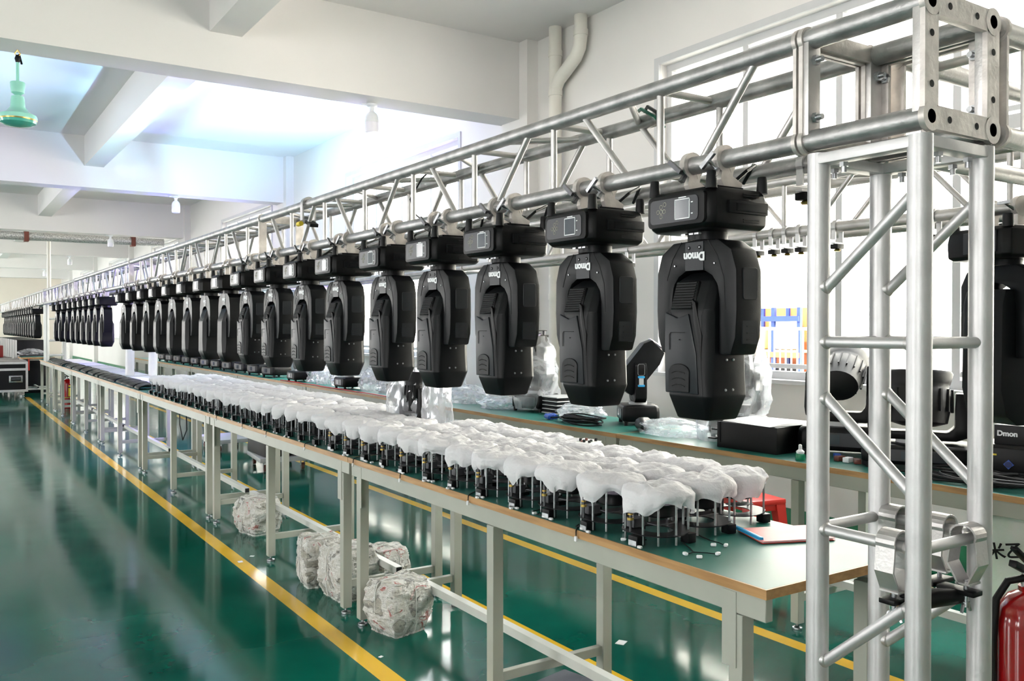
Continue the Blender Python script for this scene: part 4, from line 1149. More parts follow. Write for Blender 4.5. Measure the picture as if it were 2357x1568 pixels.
# black head covers laid in a row farther along the front bench, with papers behind
cv = MB()
def arc_slab():
    mb = MB(); rings = []
    for s_ in (-0.17, 0.17):
        pts = []
        for i in range(9):
            a = R(180 * i / 8); pts.append((0.13 * cos(a), s_, 0.004 + 0.055 * sin(a)))
        for i in range(9):
            a = R(180 - 180 * i / 8); pts.append((0.118 * cos(a), s_, 0.002 + 0.045 * sin(a)))
        rings.append(pts)
    return mb.loft(rings)
cvm = arc_slab().mesh('head_cover', M_blk2, bevel=0.002, seg=1)
for i in range(25):
    o = link('head_cover', cvm); o.location = (2.02 + random.uniform(-0.02, 0.02), 10.55 + i * 0.41, 0.891); o.rotation_euler = (0, 0, random.uniform(-0.1, 0.1))
    tag(o, 'black curved plastic head cover lying on the far front benches, %s in the line' % ordn(i), 'cover', 'black covers on the far benches')
for i in range(8):
    o = MB().box((2.34, 10.9 + i * 1.25, 0.905), (0.34, 1.1, 0.028)).obj('foam_sheet', mat('pale_foam', (0.74, 0.72, 0.80), 0.7, noise_amt=0.08))
    tag(o, 'pale foam sheet laid behind the black covers, %s along the far benches' % ordn(i), 'foam sheet', 'foam sheets on the far benches')

# white film rolls standing on the bench behind the cloths
for i, (x, y) in enumerate(((2.24, 12.95), (2.50, 12.75))):
    mb = MB(); rings = []
    for zz in [j * 0.13 for j in range(9)]:
        rings.append([((0.055 + 0.008 * sin(3 * a + zz * 3)) * cos(a), (0.055 + 0.006 * cos(2 * a + zz * 5)) * sin(a), zz) for a in [2 * pi * q / 16 for q in range(16)]])
    o = mb.loft(rings).obj('film_roll', mat('white_film_roll', (0.85, 0.84, 0.88), 0.4, noise_amt=0.05)); o.location = (x, y, 0.921)
    tag(o, ['tall white film roll standing on the bench, left of the two', 'tall white film roll standing on the bench, right of the two'][i], 'roll', 'white film rolls')


# ------------------------------------------------------------------ moving heads standing on the back benches
def stand_mover(label, loc, rz, tilt, scale=1.0, accent=True, head_r=None, lamp=None, kind='slab', name='moving_head_light', group='lights on the back benches'):
    """an upright floor-standing moving head: base, U yoke, tilting head"""
    t = thing(name, label, 'stage light', loc, rz, group); t.scale = scale if isinstance(scale, tuple) else (scale,) * 3
    mb = base_mb(0.14, 0.17, 0.028, 0.150)
    mb.obj('base_housing', M_blk, t, bevel=0.003, seg=1)
    for x in (-0.11, 0.11):
        for y in (-0.14, 0.14): MB().cyl((x, y, 0), (x, y, 0.032), 0.016, n=10).obj('foot', M_rubber, t)
    MB().box((-0.141, 0, 0.088), (0.006, 0.20, 0.07)).obj('display_panel', M_panel, t, bevel=0.001, seg=1)
    MB().box((-0.1452, 0.02, 0.090), (0.002, 0.06, 0.05)).obj('screen', M_screen, t, smooth=False)
    MB().cyl((0, 0, 0.148), (0, 0, 0.172), 0.07, n=20).obj('pan_bearing', M_grey, t)
    # U yoke in the Y direction
    o_ = [(-0.155, 0.245), (-0.150, 0.200), (-0.110, 0.170), (0.110, 0.170), (0.150, 0.200), (0.155, 0.245), (0.150, 0.430), (0.130, 0.470), (0.108, 0.470)]
    i_ = [(0.104, 0.260), (0.085, 0.225), (-0.085, 0.225), (-0.104, 0.260), (-0.108, 0.470), (-0.130, 0.470), (-0.150, 0.430)]
    yo = MB().prism(o_ + i_, -0.045, 0.045, 'x').obj('yoke', M_blk, t, bevel=0.010)
    if accent:
        for s_ in (-1, 1):
            for z in (0.300, 0.365): MB().box((0, s_ * 0.1545, z), (0.052, 0.010, 0.016)).obj('accent_bar', M_cyan, yo, bevel=0.004)
            MB().box((0, s_ * 0.154, 0.3325), (0.034, 0.006, 0.05)).obj('accent_window', M_grey, yo, smooth=False)
            mb = MB(); pts = [(y * 0.9, s_ * 0.1535, 0.42 + z) for y, z in rrect(0.056, 0.085, 0.014)]; pts.append(pts[0])
            mb.tube(pts, 0.0022, n=5); mb.obj('arm_outline', M_steel, yo)
    Mt = Matrix.Rotation(tilt, 3, 'Y')
    if kind == 'slab':
        prof = [(-0.095, -0.20), (0.075, -0.20), (0.095, -0.14), (0.10, 0.12), (0.075, 0.21), (-0.06, 0.23), (-0.095, 0.17)]
        mb = MB().prism(prof, -0.095, 0.095, 'y')
    else:
        mb = MB().lathe([(0.05, -0.17), (0.085, -0.15), (0.095, -0.05), (0.098, 0.05), (0.088, 0.07), (0.094, 0.10), (0.102, 0.16), (0.098, 0.175), (0.09, 0.175)], n=28)
        for j in range(18):
            a = 2 * pi * j / 18
            mb.box((0.099 * cos(a), 0.099 * sin(a), -0.01), (0.008, 0.006, 0.14), rz=a)
    mb.v = [tuple(Mt @ Vector(v) + Vector((0, 0, 0.425))) for v in mb.v]
    hd = mb.obj('head', M_blk2 if kind == 'slab' else M_rubber, t, bevel=0.008 if kind == 'slab' else 0)
    top = 0.232 if kind == 'slab' else 0.1755
    mb = MB().lathe([(0.075, top - 0.01), (0.078, top), (0.070, top + 0.004), (0.02, top + 0.006)], n=24, M=None)
    mb.v = [tuple(Mt @ Vector(v) + Vector((0, 0, 0.425))) for v in mb.v]
    if lamp:
        lm = mat('lit_lens_' + name + str(round(loc[1], 1)), (1, 1, 1), 0.3, emit=lamp[0], estr=lamp[1])
        mb.obj('lit_lens', lm, hd)
    else:
        mb.obj('front_lens', M_lens, hd)
    return t


def bag(label, c, rx, ry, h, seed, m=None, pinch=0.6, name='plastic_bag', cat='bag', amp=0.18, base=0.9, group='plastic bags on the back benches'):
    mb = MB(); n, k = 36, 16; rings = []
    for j in range(k + 1):
        u = j / k
        prof = (base + (1 - base) * min(1, u * 4)) * (1 - pinch * max(0, u - 0.55) / 0.45 * (u > 0.55))
        if u > 0.93: prof *= 0.72
        ring = []
        for i in range(n):
            a = 2 * pi * i / n
            d = Vector((cos(a) * 2.2, sin(a) * 2.2, u * 3.2 + seed * 7.3))
            f = 1 + amp * noise.noise(d) + amp * 0.9 * (abs(noise.noise(d * 2.6)) - 0.25)
            ring.append((rx * prof * f * cos(a), ry * prof * f * sin(a), max(0.0, u * h * (1 + 0.05 * noise.noise(d * 1.3)))))
        rings.append(ring)
    mb.loft(rings)
    o = mb.obj(name, m or M_bag, ang=22); o.location = c
    return tag(o, label, cat, group)


TZ = 0.8905
# near the tower (right part of the photo)
bx = thing('parts_tray', 'open black metal tray with white papers on top, near the bench edge', 'tray', (4.02, 3.42, TZ), R(3))
MB().box((0, 0, 0.075), (0.34, 0.42, 0.150)).obj('tray_body', M_blk, bx, bevel=0.004)
MB().box((-0.171, 0.19, 0.09), (0.004, 0.012, 0.12)).obj('tray_flange', M_blk2, bx, smooth=False)
for j in range(3):
    MB().box((-0.165 + 0.03 * j, 0.235, 0.05 + 0.05 * j), (0.05, 0.05, 0.008)).obj('tray_tab', M_blk2, bx, smooth=False)
ps = MB()
for j in range(5): ps.box((0.01 * j - 0.01, 0.008 * j - 0.02, 0.153 + j * 0.002), (0.32 - 0.01 * j, 0.38, 0.0015), rz=0.05 * (j - 2))
tag(ps.obj('paper_sheets', M_paper, smooth=False), 'loose white paper sheets on the open black tray', 'papers').location = (4.02, 3.42, TZ)
stand_mover('upright moving head in clear film on a grey base behind the black tray', (4.25, 3.82, TZ), R(25), R(8), 0.95, accent=False, kind='round')
bag('large clear film bag over the upright light behind the black tray', (4.25, 3.82, TZ + 0.16), 0.20, 0.20, 0.50, 3, pinch=0.35)
bag('clear film sleeve hanging beside the black tray', (4.06, 3.86, TZ), 0.10, 0.12, 0.36, 9, pinch=0.2)
bag('flat clear film bag lying on the bench beside the black tray', (4.05, 4.20, TZ), 0.16, 0.26, 0.10, 5, pinch=0.5, amp=0.3)
tag(MB().tube([(3.93, 4.36, TZ + 0.04), (3.98, 4.44, TZ + 0.05), (4.08, 4.50, TZ + 0.045), (4.16, 4.55, TZ + 0.035)], [0.02, 0.045, 0.04, 0.02], n=10).obj('cable_bundle', M_rubber), 'short black bundle beside the blue accented light', 'cable')
stand_mover('small tilted moving head with blue accent bars on the second back bench', (4.27, 4.80, TZ), R(-32), R(38), 0.95, accent=True)
# cable coil with blue plugs
for j, (lab, c, s_) in enumerate((('coiled black cables with blue plugs in front of the tilted light', (3.93, 5.04, TZ), 1.0),)):
    t = thing('cable_coil', lab, 'cable', c)
    mb = MB()
    for q in range(7):
        pts = []
        rr = random.uniform(0.12, 0.17); ox_, oy_ = random.uniform(-0.02, 0.02), random.uniform(-0.05, 0.05)
        for i in range(25):
            a = 2 * pi * i / 24
            pts.append((ox_ + rr * 0.55 * cos(a), oy_ + rr * 1.5 * sin(a), 0.007 + q * 0.008 + 0.004 * sin(3 * a + q)))
        mb.tube(pts, 0.0055, n=6)
    mb.obj('coil', M_rubber, t)
    for q in range(3): MB().cyl((-0.06 + q * 0.03, 0.30, 0.02), (-0.05 + q * 0.03, 0.36, 0.028), 0.017, 0.02, n=12).obj('blue_plug', M_bluep, t)
    MB().tube([(-0.05, 0.30, 0.02), (-0.04, 0.2, 0.03), (0, 0.1, 0.05)], 0.006, n=6).tube([(0.0, 0.30, 0.02), (0.01, 0.2, 0.03), (0.03, 0.1, 0.05)], 0.006, n=6).obj('cable_end', M_rubber, t)
bag('crumpled clear film bag behind the coiled cables', (4.18, 5.35, TZ), 0.15, 0.22, 0.12, 12, amp=0.3, pinch=0.4)
# tray stack, bagged light with bare gears
ts = thing('tray_stack', 'x', 'tray', (4.28, 5.72, TZ)); bpy.data.objects.remove(ts)
for q in range(9):
    tag(MB().box((4.28, 5.75, TZ + 0.006 + q * 0.016), (0.26, 0.24, 0.010)).obj('flat_tray', M_blk2 if q % 2 else M_grey, bevel=0.002, seg=1),
        'flat metal plate in the stack beside the bagged light, %s from the bottom' % ordn(q), 'plate', 'stacked flat plates')
stand_mover('bagged grey moving head with blue trim beside the stack of plates', (4.22, 6.02, TZ), R(15), R(-12), 0.98, accent=False, kind='slab')
bag('clear film bag over the grey light beside the stack of plates', (4.22, 6.02, TZ + 0.02), 0.19, 0.19, 0.60, 17, pinch=0.3)
gr = thing('bare_gear_unit', 'bare black gear unit resting on top of the bagged light', 'gear unit', (4.22, 6.02, TZ + 0.615))
MB().box((0, 0, 0.012), (0.16, 0.14, 0.020)).obj('gear_plate', M_blk, gr, smooth=False)
MB().box((0, 0, 0.058), (0.14, 0.12, 0.008)).obj('top_plate', M_blk, gr, smooth=False)
for q in range(4): MB().cyl((0.05 * (-1) ** q, 0.045 * (1 if q < 2 else -1), 0.02), (0.05 * (-1) ** q, 0.045 * (1 if q < 2 else -1), 0.056), 0.012, n=10).obj('gear_post', M_dsteel, gr)
bag('flattened clear film bag on the second back bench', (4.10, 6.40, TZ), 0.15, 0.24, 0.10, 22, amp=0.3, pinch=0.4)
bag('violet tinted film heap farther along the second back bench', (4.15, 7.05, TZ), 0.16, 0.30, 0.16, 25, amp=0.3, pinch=0.4)
bag('tall clear film bag standing beside the violet tinted heap', (4.25, 7.6, TZ), 0.18, 0.18, 0.55, 29, pinch=0.3)

# right edge: two uprights, base with yellow label, connectors, cables
h1 = stand_mover('moving head tilted sideways with bare lamp end beside the tower middle leg', (4.22, 3.05, TZ), R(28), R(68), (1.1, 1.25, 1.05), accent=False, kind='round')
MB().box((-0.1450, 0.10, 0.095), (0.002, 0.030, 0.055)).obj('yellow_label', M_yel, h1, smooth=False)
stand_mover('upright black moving head with ribbed round head between the tower legs', (4.17, 2.56, TZ), R(31), R(14), (1.25, 1.55, 0.80), accent=False, kind='round')
lb = thing('light_base', 'black light base with white lettering and blue socket at the right', 'stage light', (4.20, 2.02, TZ), R(12))
base_mb(0.15, 0.21, 0.02, 0.17).obj('base_housing', M_blk, lb, bevel=0.004)
MB().box((0, -0.02, 0.215), (0.24, 0.30, 0.09)).obj('yoke_foot', M_blk, lb, bevel=0.004)
l2 = link('logo_lettering', text_mesh('lettering', 'Dmon', 0.033, M_white, bold=0.04), lb); l2.rotation_euler = (R(90), 0, R(-90)); l2.location = (-0.1212, 0.075, 0.220)
MB().cyl((-0.150, 0.06, 0.085), (-0.156, 0.06, 0.085), 0.022, n=4).obj('blue_socket', M_bluep, lb)
MB().cyl((-0.156, 0.06, 0.085), (-0.160, 0.06, 0.085), 0.014, n=14).obj('socket_ring', M_blue, lb)
MB().box((-0.1505, 0.12, 0.125), (0.002, 0.02, 0.008)).box((-0.1505, -0.02, 0.112), (0.002, 0.03, 0.004)).obj('yellow_print', M_yel, lb, smooth=False)
for q in range(7):
    tag(MB().box((3.98 + random.uniform(-0.05, 0.06), 2.66 + q * 0.055, TZ + 0.014), (0.05, 0.035, 0.026), rz=random.uniform(-0.8, 0.8)).obj('connector', [M_brown, M_rubber, M_brown, M_white, M_brown, M_bluep, M_brown][q], bevel=0.004),
        ['brown cable connector nearest the light base', 'black cable connector in the loose pile', 'brown connector behind the black one in the pile', 'white connector in the loose pile',
         'brown connector beside the white one', 'blue capped connector in the loose pile', 'brown connector at the far end of the pile'][q], 'connector', 'loose connectors on the back bench')
mb = MB()
for q in range(12):
    pts = []; rr = random.uniform(0.05, 0.12); ang0 = random.uniform(0, 6)
    cx_, cy_ = 3.90 + random.uniform(-0.04, 0.05), 2.15 + random.uniform(-0.28, 0.22)
    for i in range(22):
        a = ang0 + 2 * pi * i / 16
        pts.append((max(3.79, cx_ + rr * 0.6 * cos(a)), cy_ + rr * 1.8 * sin(a), TZ + 0.007 + 0.005 * q + 0.006 * sin(2 * a + q)))
    mb.tube(pts, 0.0062, n=6)
tag(mb.obj('cable_tangle', M_rubber), 'tangled heap of black cables in front of the light base', 'cable', kind='stuff')
gb = thing('glue_bottle', 'small green bottle with white nozzle cap near the black tray', 'bottle', (3.83, 3.02, TZ))
MB().lathe([(0.024, 0), (0.026, 0.01), (0.024, 0.03), (0.014, 0.036)], n=16).obj('bottle_body', mat('green_bottle', (0.01, 0.25, 0.12), 0.25, noise_amt=0.1), gb)
MB().lathe([(0.020, 0.034), (0.022, 0.045), (0.010, 0.056), (0.009, 0.078), (0.005, 0.082)], n=14).obj('nozzle_cap', M_white, gb)

# lit heads that throw the blue light on the ceiling
stand_mover('switched on moving head aimed at the ceiling with violet beam', (3.92, 9.3, TZ), 0, R(0), 0.9, accent=False, kind='round', lamp=((0.45, 0.35, 1.0), 5))
stand_mover('switched on moving head aimed at the ceiling with cyan beam', (3.92, 10.9, TZ), 0, R(0), 0.9, accent=False, kind='round', lamp=((0.3, 0.8, 1.0), 5))
stand_mover('switched on moving head far down the back benches', (4.10, 17.6, TZ), 0, R(0), 0.9, accent=False, kind='round', lamp=((0.3, 0.3, 1.0), 5))


def spot(name, loc, tgt, col, e, ang, blend=0.6, r=0.08):
    l = bpy.data.lights.new(name, 'SPOT'); l.energy = e; l.color = col; l.spot_size = R(ang); l.spot_blend = blend; l.shadow_soft_size = r
    o = bpy.data.objects.new(name, l); C.objects.link(o); o.location = loc
    o.rotation_euler = (Vector(tgt) - Vector(loc)).to_track_quat('-Z', 'Y').to_euler()
    return o


spot('violet_beam', (3.92, 9.3, 1.50), (2.9, 11.2, 4.6), (0.50, 0.42, 1.0), 85, 128)
spot('cyan_beam', (3.92, 10.9, 1.50), (3.3, 12.0, 4.6), (0.35, 0.85, 1.0), 165, 104)
spot('violet_side_fill', (3.70, 11.3, 1.55), (1.9, 12.4, 1.5), (0.42, 0.32, 1.0), 70, 140)  # added wide spot for the violet cast on cloths and truss; no head here
spot('blue_beam', (4.10, 17.6, 1.50), (2.6, 17.0, 2.6), (0.15, 0.15, 1.0), 110, 140)

# more gear along the back benches, mostly hidden behind the hanging heads
for i in range(11):
    stand_mover('dark moving head standing on the far back benches, %s in line' % ordn(i), (3.98, 12.0 + i * 0.68, TZ), R(10), R(6), 1.05, accent=False, kind='slab', group='dark lights on the far back benches')
for i in range(6):
    bag('pale film bag on the back benches behind the hanging lights, %s in line' % ordn(i), (4.05 + 0.03 * (i % 2), 8.1 + i * 0.42 + (0.5 if i > 2 else 0), TZ), 0.14, 0.16, 0.16 + 0.04 * (i % 3), 40 + i, m=M_bag2, amp=0.25, pinch=0.4)
pw = thing('power_box', 'small violet lit black box on legs on the third back bench', 'box', (3.92, 7.95, TZ))
MB().box((0, 0, 0.085), (0.22, 0.26, 0.09)).obj('box_body', M_blk, pw, bevel=0.004)
for x in (-0.08, 0.08):
    for y in (-0.1, 0.1): MB().cyl((x, y, 0), (x, y, 0.042), 0.014, n=8).obj('foot', M_rubber, pw)

# ------------------------------------------------------------------ trolley with bagged lights in the aisle between the bench rows
def trolley(label, c, rz=0, L_=0.75, W_=0.55):
    t = thing('rolling_trolley', label, 'trolley', c, rz)
    MB().box((0, 0, 0.135), (W_, L_, 0.05)).obj('deck', M_grey, t, bevel=0.006)
    for x in (-W_ / 2 + 0.07, W_ / 2 - 0.07):
        for y in (-L_ / 2 + 0.07, L_ / 2 - 0.07):
            cs = MB().box((x, y, 0.105), (0.07, 0.07, 0.008)).box((x - 0.022, y, 0.078), (0.004, 0.03, 0.055)).box((x + 0.022, y, 0.078), (0.004, 0.03, 0.055)).obj('caster_fork', M_steel, t, smooth=False)
            MB().cyl((x - 0.016, y + 0.01, 0.04), (x + 0.016, y + 0.01, 0.04), 0.038, n=18).obj('wheel', M_brown, cs)
    return t


stand_mover('silver and black light inside clear film in the gap of the cloth rows', (2.42, 4.74, TZ), R(10), R(5), 0.72, accent=False, kind='round', group='lights under film')
bag('tall milky film bag in the gap of the white cloth rows, left one', (2.42, 4.84, TZ), 0.115, 0.17, 0.46, 61, m=M_bag2, pinch=0.25)
bag('tall milky film bag in the gap of the white cloth rows, right one', (2.43, 4.47, TZ), 0.085, 0.10, 0.44, 66, m=M_bag2, pinch=0.15)
trolley('grey rolling trolley between the bench rows, the nearer one', (3.25, 9.75, 0), R(-6))
tag(MB().box((3.25, 9.75, 0.30), (0.5, 0.66, 0.27)).obj('black_case', M_case, bevel=0.01), 'black case on the nearer rolling trolley', 'case')
trolley('grey rolling trolley far behind the front benches', (3.2, 11.6, 0), R(2))

# ------------------------------------------------------------------ hanging lights and clamps on the back truss
def hang_back(label, loc, rz):
    t = thing('moving_head_light', label, 'stage light', loc, rz, 'lights hanging on the back truss')
    base_mb(0.15, 0.155, -0.125, -0.006).obj('base_housing', M_blk, t, bevel=0.004)
    MB().box((-0.152, -0.03, -0.063), (0.004, 0.16, 0.08)).obj('display_panel', M_panel, t, bevel=0.001, seg=1)
    MB().box((-0.155, -0.03, -0.063), (0.002, 0.06, 0.055)).obj('screen', M_screen, t, smooth=False)
    for x in (-0.12, 0.12):
        for y in (-0.13, 0.13): MB().lathe([(0.02, -0.012), (0.018, 0.036)], (x, y, 0), 14).obj('foot', M_rubber, t)
    for s_ in (-1, 1):
        y = s_ * 0.07
        cl = MB(); cl.cyl((0, y - 0.012, 0.075), (0, y + 0.012, 0.075), 0.040, n=20); cl.box((0, y, 0.03), (0.05, 0.022, 0.05))
        cl = cl.obj('clamp', M_cast, t)
        MB().cyl((-0.03, y, 0.06), (-0.075, y, 0.085), 0.006, n=8).box((-0.075, y, 0.086), (0.012, 0.06, 0.012)).obj('wing_bolt', M_steel, cl)
    MB().cyl((0, 0, -0.125), (0, 0, -0.145), 0.06, n=20).obj('pan_bearing', M_blk2, t)
    arch = [(0.10 * cos(R(180 - 22.5 * i)), -0.30 + 0.085 * sin(R(180 - 22.5 * i))) for i in range(9)]
    outer = [(-0.10, -0.50), (-0.15, -0.50), (-0.17, -0.44), (-0.17, -0.22), (-0.14, -0.165), (-0.10, -0.147), (0.10, -0.147), (0.14, -0.165), (0.17, -0.22), (0.17, -0.44), (0.15, -0.50), (0.10, -0.50)]
    yo = MB().prism(outer + arch[::-1], -0.055, 0.055, 'x').obj('yoke', M_blk2, t, bevel=0.012)
    for y_ in (-0.17, 0.17):
        for z in (-0.29, -0.36): MB().box((0, y_ * 1.01, z), (0.055, 0.012, 0.02)).obj('accent_bar', M_cyan, yo, bevel=0.004)
        MB().box((0, y_ * 1.005, -0.325), (0.036, 0.008, 0.05)).obj('accent_window', M_grey, yo, smooth=False)
    prof = [(-0.095, -0.24), (0.095, -0.24), (0.11, -0.30), (0.115, -0.62), (0.09, -0.72), (0.04, -0.755), (-0.04, -0.755), (-0.09, -0.72), (-0.115, -0.62), (-0.11, -0.30)]
    MB().prism([(x, z) for x, z in prof], -0.098, 0.098, 'y').obj('head', M_blk2, t, bevel=0.012)
    return t


hang_back('large black moving head with blue bars hanging from the back truss at the right', (3.45, 1.765, 1.98), R(-18))


def hook_clamp(label, loc, rz):
    t = thing('hook_clamp', label, 'clamp', loc, rz, 'hook clamps on the trusses')
    mb = MB(); n = 14
    for i in range(n):
        a0, a1 = R(-30 + 240 * i / n), R(-30 + 240 * (i + 1) / n)
        q = [(0.0255 * cos(a0), 0.0255 * sin(a0)), (0.033 * cos(a0), 0.033 * sin(a0)), (0.033 * cos(a1), 0.033 * sin(a1)), (0.0255 * cos(a1), 0.0255 * sin(a1))]
        mb.add([(px, -0.011, pz) for px, pz in q] + [(px, 0.011, pz) for px, pz in q], [(0, 1, 2, 3), (7, 6, 5, 4), (0, 4, 5, 1), (1, 5, 6, 2), (2, 6, 7, 3), (3, 7, 4, 0)])
    mb.box((0.028, 0, -0.045), (0.006, 0.022, 0.07)); mb.box((-0.026, 0, -0.035), (0.006, 0.022, 0.05)); mb.box((0, 0, -0.075), (0.062, 0.022, 0.006))
    mb.obj('hook_band', M_aluv, t)
    MB().box((0.0, 0, -0.09), (0.05, 0.04, 0.022)).obj('hook_foot', M_blk, t, bevel=0.004)
    MB().lathe([(0.012, -0.112), (0.016, -0.106), (0.008, -0.10), (0.008, -0.085)], n=10).obj('brass_nut', M_brass, t)
    return t


for i, y in enumerate((2.72, 2.80, 2.88, 2.98)):
    hook_clamp('silver hook clamp on the back truss above the yard rack, %s of four' % ordn(i), (3.45, y, ZL), 0)
hook_clamp('silver hook clamp on the back truss between the tower legs', (3.45, 2.52, ZL), 0)
hook_clamp('silver hook clamp on the back truss beside the right hanging light', (3.45, 2.05, ZL), 0)
hook_clamp('silver hook clamp on the back truss seen between the first two lights', (3.45, 3.95, ZL), 0)
hook_clamp('brown stained hook clamp on the front truss back tube beside the first light', (2.05, 1.60, ZL), R(0))
hk = thing('beam_clamp', 'grey hook clamp with yellow padlock hung on the front truss top tube', 'clamp', (1.80, 4.86, ZT - 0.0))
mb = MB()
for i in range(12):
    a0, a1 = R(0 + 200 * i / 12), R(200 * (i + 1) / 12)
    q = [(0.027 * cos(a0), 0.027 * sin(a0)), (0.040 * cos(a0), 0.040 * sin(a0)), (0.040 * cos(a1), 0.040 * sin(a1)), (0.027 * cos(a1), 0.027 * sin(a1))]
    mb.add([(px, -0.02, pz) for px, pz in q] + [(px, 0.02, pz) for px, pz in q], [(0, 1, 2, 3), (7, 6, 5, 4), (0, 4, 5, 1), (1, 5, 6, 2), (2, 6, 7, 3), (3, 7, 4, 0)])
mb.box((-0.036, 0, -0.05), (0.008, 0.04, 0.09)); mb.box((0.036, 0, -0.06), (0.008, 0.04, 0.12))
mb.obj('hook_band', M_alud, hk)
MB().box((0.01, -0.03, -0.115), (0.05, 0.09, 0.02), M=Matrix.Rotation(R(20), 3, 'X')).obj('hook_arm', M_blk, hk, bevel=0.003)
MB().cyl((-0.03, 0.03, -0.11), (-0.03, 0.08, -0.11), 0.014, n=12).obj('yellow_knob', M_yel, hk)

# cables taped on the truss
def loose(name, label, pts, r=0.0045, m=None): return tag(MB().tube(pts, r, n=6).obj(name, m or M_rubber), label, 'cable')


loose('truss_cable', 'black cable hanging inside the first truss section near the corner', [(2.03, 2.25, 2.335), (1.98, 2.18, 2.33), (1.95, 2.10, 2.29), (1.93, 2.07, 2.2), (1.92, 2.06, 2.10), (1.93, 2.04, 2.07)], 0.006)
loose('truss_cable', 'green and black cable wrapped on the first truss section', [(2.02, 2.28, 2.335), (1.97, 2.20, 2.325), (1.96, 2.12, 2.28), (1.96, 2.08, 2.24)], 0.006, mat('green_cable', (0.0, 0.14, 0.08), 0.4, noise_amt=0.1))
loose('truss_cable', 'thin black cable looping below the first truss section farther along', [(1.93, 3.60, 2.33), (1.90, 3.64, 2.29), (1.88, 3.72, 2.20), (1.88, 3.66, 2.12), (1.9, 3.58, 2.07)], 0.004)
loose('red_cable', 'thin red cable trailing along the back bench front edge', [(3.77, 8.0 + i * 0.4, TZ + 0.006 + 0.003 * (i % 2)) for i in range(9)], 0.006, M_red)
loose('hanging_cable', 'black cable looping down under the fourth front bench', [(2.3, 10.3, 0.8), (2.28, 10.2, 0.5), (2.3, 10.15, 0.33), (2.32, 10.05, 0.45), (2.3, 10.0, 0.8)], 0.007)
loose('hanging_cable', 'black cable hanging down under the third front bench', [(2.35, 9.4, 0.82), (2.33, 9.38, 0.6), (2.36, 9.3, 0.45), (2.34, 9.25, 0.33)], 0.006)


# ------------------------------------------------------------------ newspaper bundles, stool, sack, extinguisher, floor scraps
def bundle(label, c, d, rz, seed):
    t = thing('newspaper_bundle', label, 'bundle', c, rz, 'newspaper wrapped bundles under the bench')
    mb = MB(); n = 72; rings = []
    k = 30
    for j in range(k + 1):
        u = j / k; zz = u * d[2]
        e = sin(pi * min(max(u, 0.035), 0.965)) ** 0.09
        ring = []
        for i in range(n):
            a = 2 * pi * i / n
            cx_, sx_ = cos(a), sin(a)
            q = 1 / max(abs(cx_) ** 12 + abs(sx_) ** 12, 1e-6) ** (1 / 12)
            p = Vector((cx_ * 2, sx_ * 2, u * 3 + seed * 5.7))
            f = e * (1 + 0.08 * noise.noise(p) - 0.10 * (abs(noise.noise(p * 1.7)) - 0.2) + 0.09 * (abs(noise.noise(p * 4.7)) - 0.2) + 0.02 * noise.noise(p * 11))
            ring.append((d[0] / 2 * q * cx_ * f, d[1] / 2 * q * sx_ * f, zz * (1 + 0.08 * noise.noise(p * 0.8)) if j else 0))
        rings.append(ring)
    mb.loft(rings)
    mb.obj('newspaper_wrapping', M_news, t, ang=20)
    zz = d[2]
    s_ = MB()
    for ax in (0, 1):
        pts = []
        for i in range(25):
            a = 2 * pi * i / 24
            q = 1 / max(abs(cos(a)) ** 6 + abs(sin(a)) ** 6, 1e-6) ** (1 / 6)
            u_, v_ = cos(a) * q * (d[ax] / 2 * 1.0 + 0.002), zz / 2 + sin(a) * q * (zz / 2 + 0.004)
            pts.append((u_, 0.02, max(0.004, v_)) if ax == 0 else (0.01, u_, max(0.004, v_)))
        s_.tube(pts, 0.003, n=5)
    s_.obj('string', mat('white_twine', (0.75, 0.75, 0.72), 0.7, noise_amt=0.1), t)
    return t


bundle('newspaper bundle nearest the camera under the first bench, with red print', (2.035, 4.17, 0), (0.27, 0.27, 0.27), R(12), 1)
bundle('large newspaper bundle behind the double bench legs', (2.04, 4.86, 0), (0.26, 0.30, 0.30), R(5), 2)
bundle('long newspaper bundle next to the large one, farther down the bench', (1.99, 5.19, 0), (0.24, 0.26, 0.30), R(-6), 3)
bundle('newspaper bundle touching the bench rail behind the large one', (2.31, 4.93, 0), (0.24, 0.24, 0.24), R(20), 5)
bundle('single newspaper bundle farthest along, by the second bench mid legs', (2.09, 6.75, 0), (0.26, 0.32, 0.27), R(15), 4)
tag(MB().box((2.2, 2.86, 0.05), (0.26, 0.34, 0.10), rz=R(12)).obj('grey_case', mat('dark_grey_card', (0.10, 0.11, 0.14), 0.6, noise_amt=0.15), bevel=0.008), 'flat dark grey case on the floor under the first bench', 'case')

sl = thing('plastic_stool', 'red plastic stool under the back bench behind the cloth covered assemblies', 'stool', (4.58, 3.99, 0), R(-12))
MB().box((0, 0, 0.44), (0.30, 0.30, 0.035)).box((0, 0, 0.405), (0.27, 0.27, 0.05)).obj('seat', M_red, sl, bevel=0.010)
for a in (45, 135, 225, 315):
    x, y = cos(R(a)), sin(R(a))
    MB().loft([[(x * 0.155 + dx * 0.036, y * 0.155 + dy * 0.036, 0.43) for dx, dy in ((-1, -1), (1, -1), (1, 1), (-1, 1))],
               [(x * 0.215 + dx * 0.024, y * 0.215 + dy * 0.024, 0) for dx, dy in ((-1, -1), (1, -1), (1, 1), (-1, 1))]]).obj('leg', M_red, sl, smooth=False)

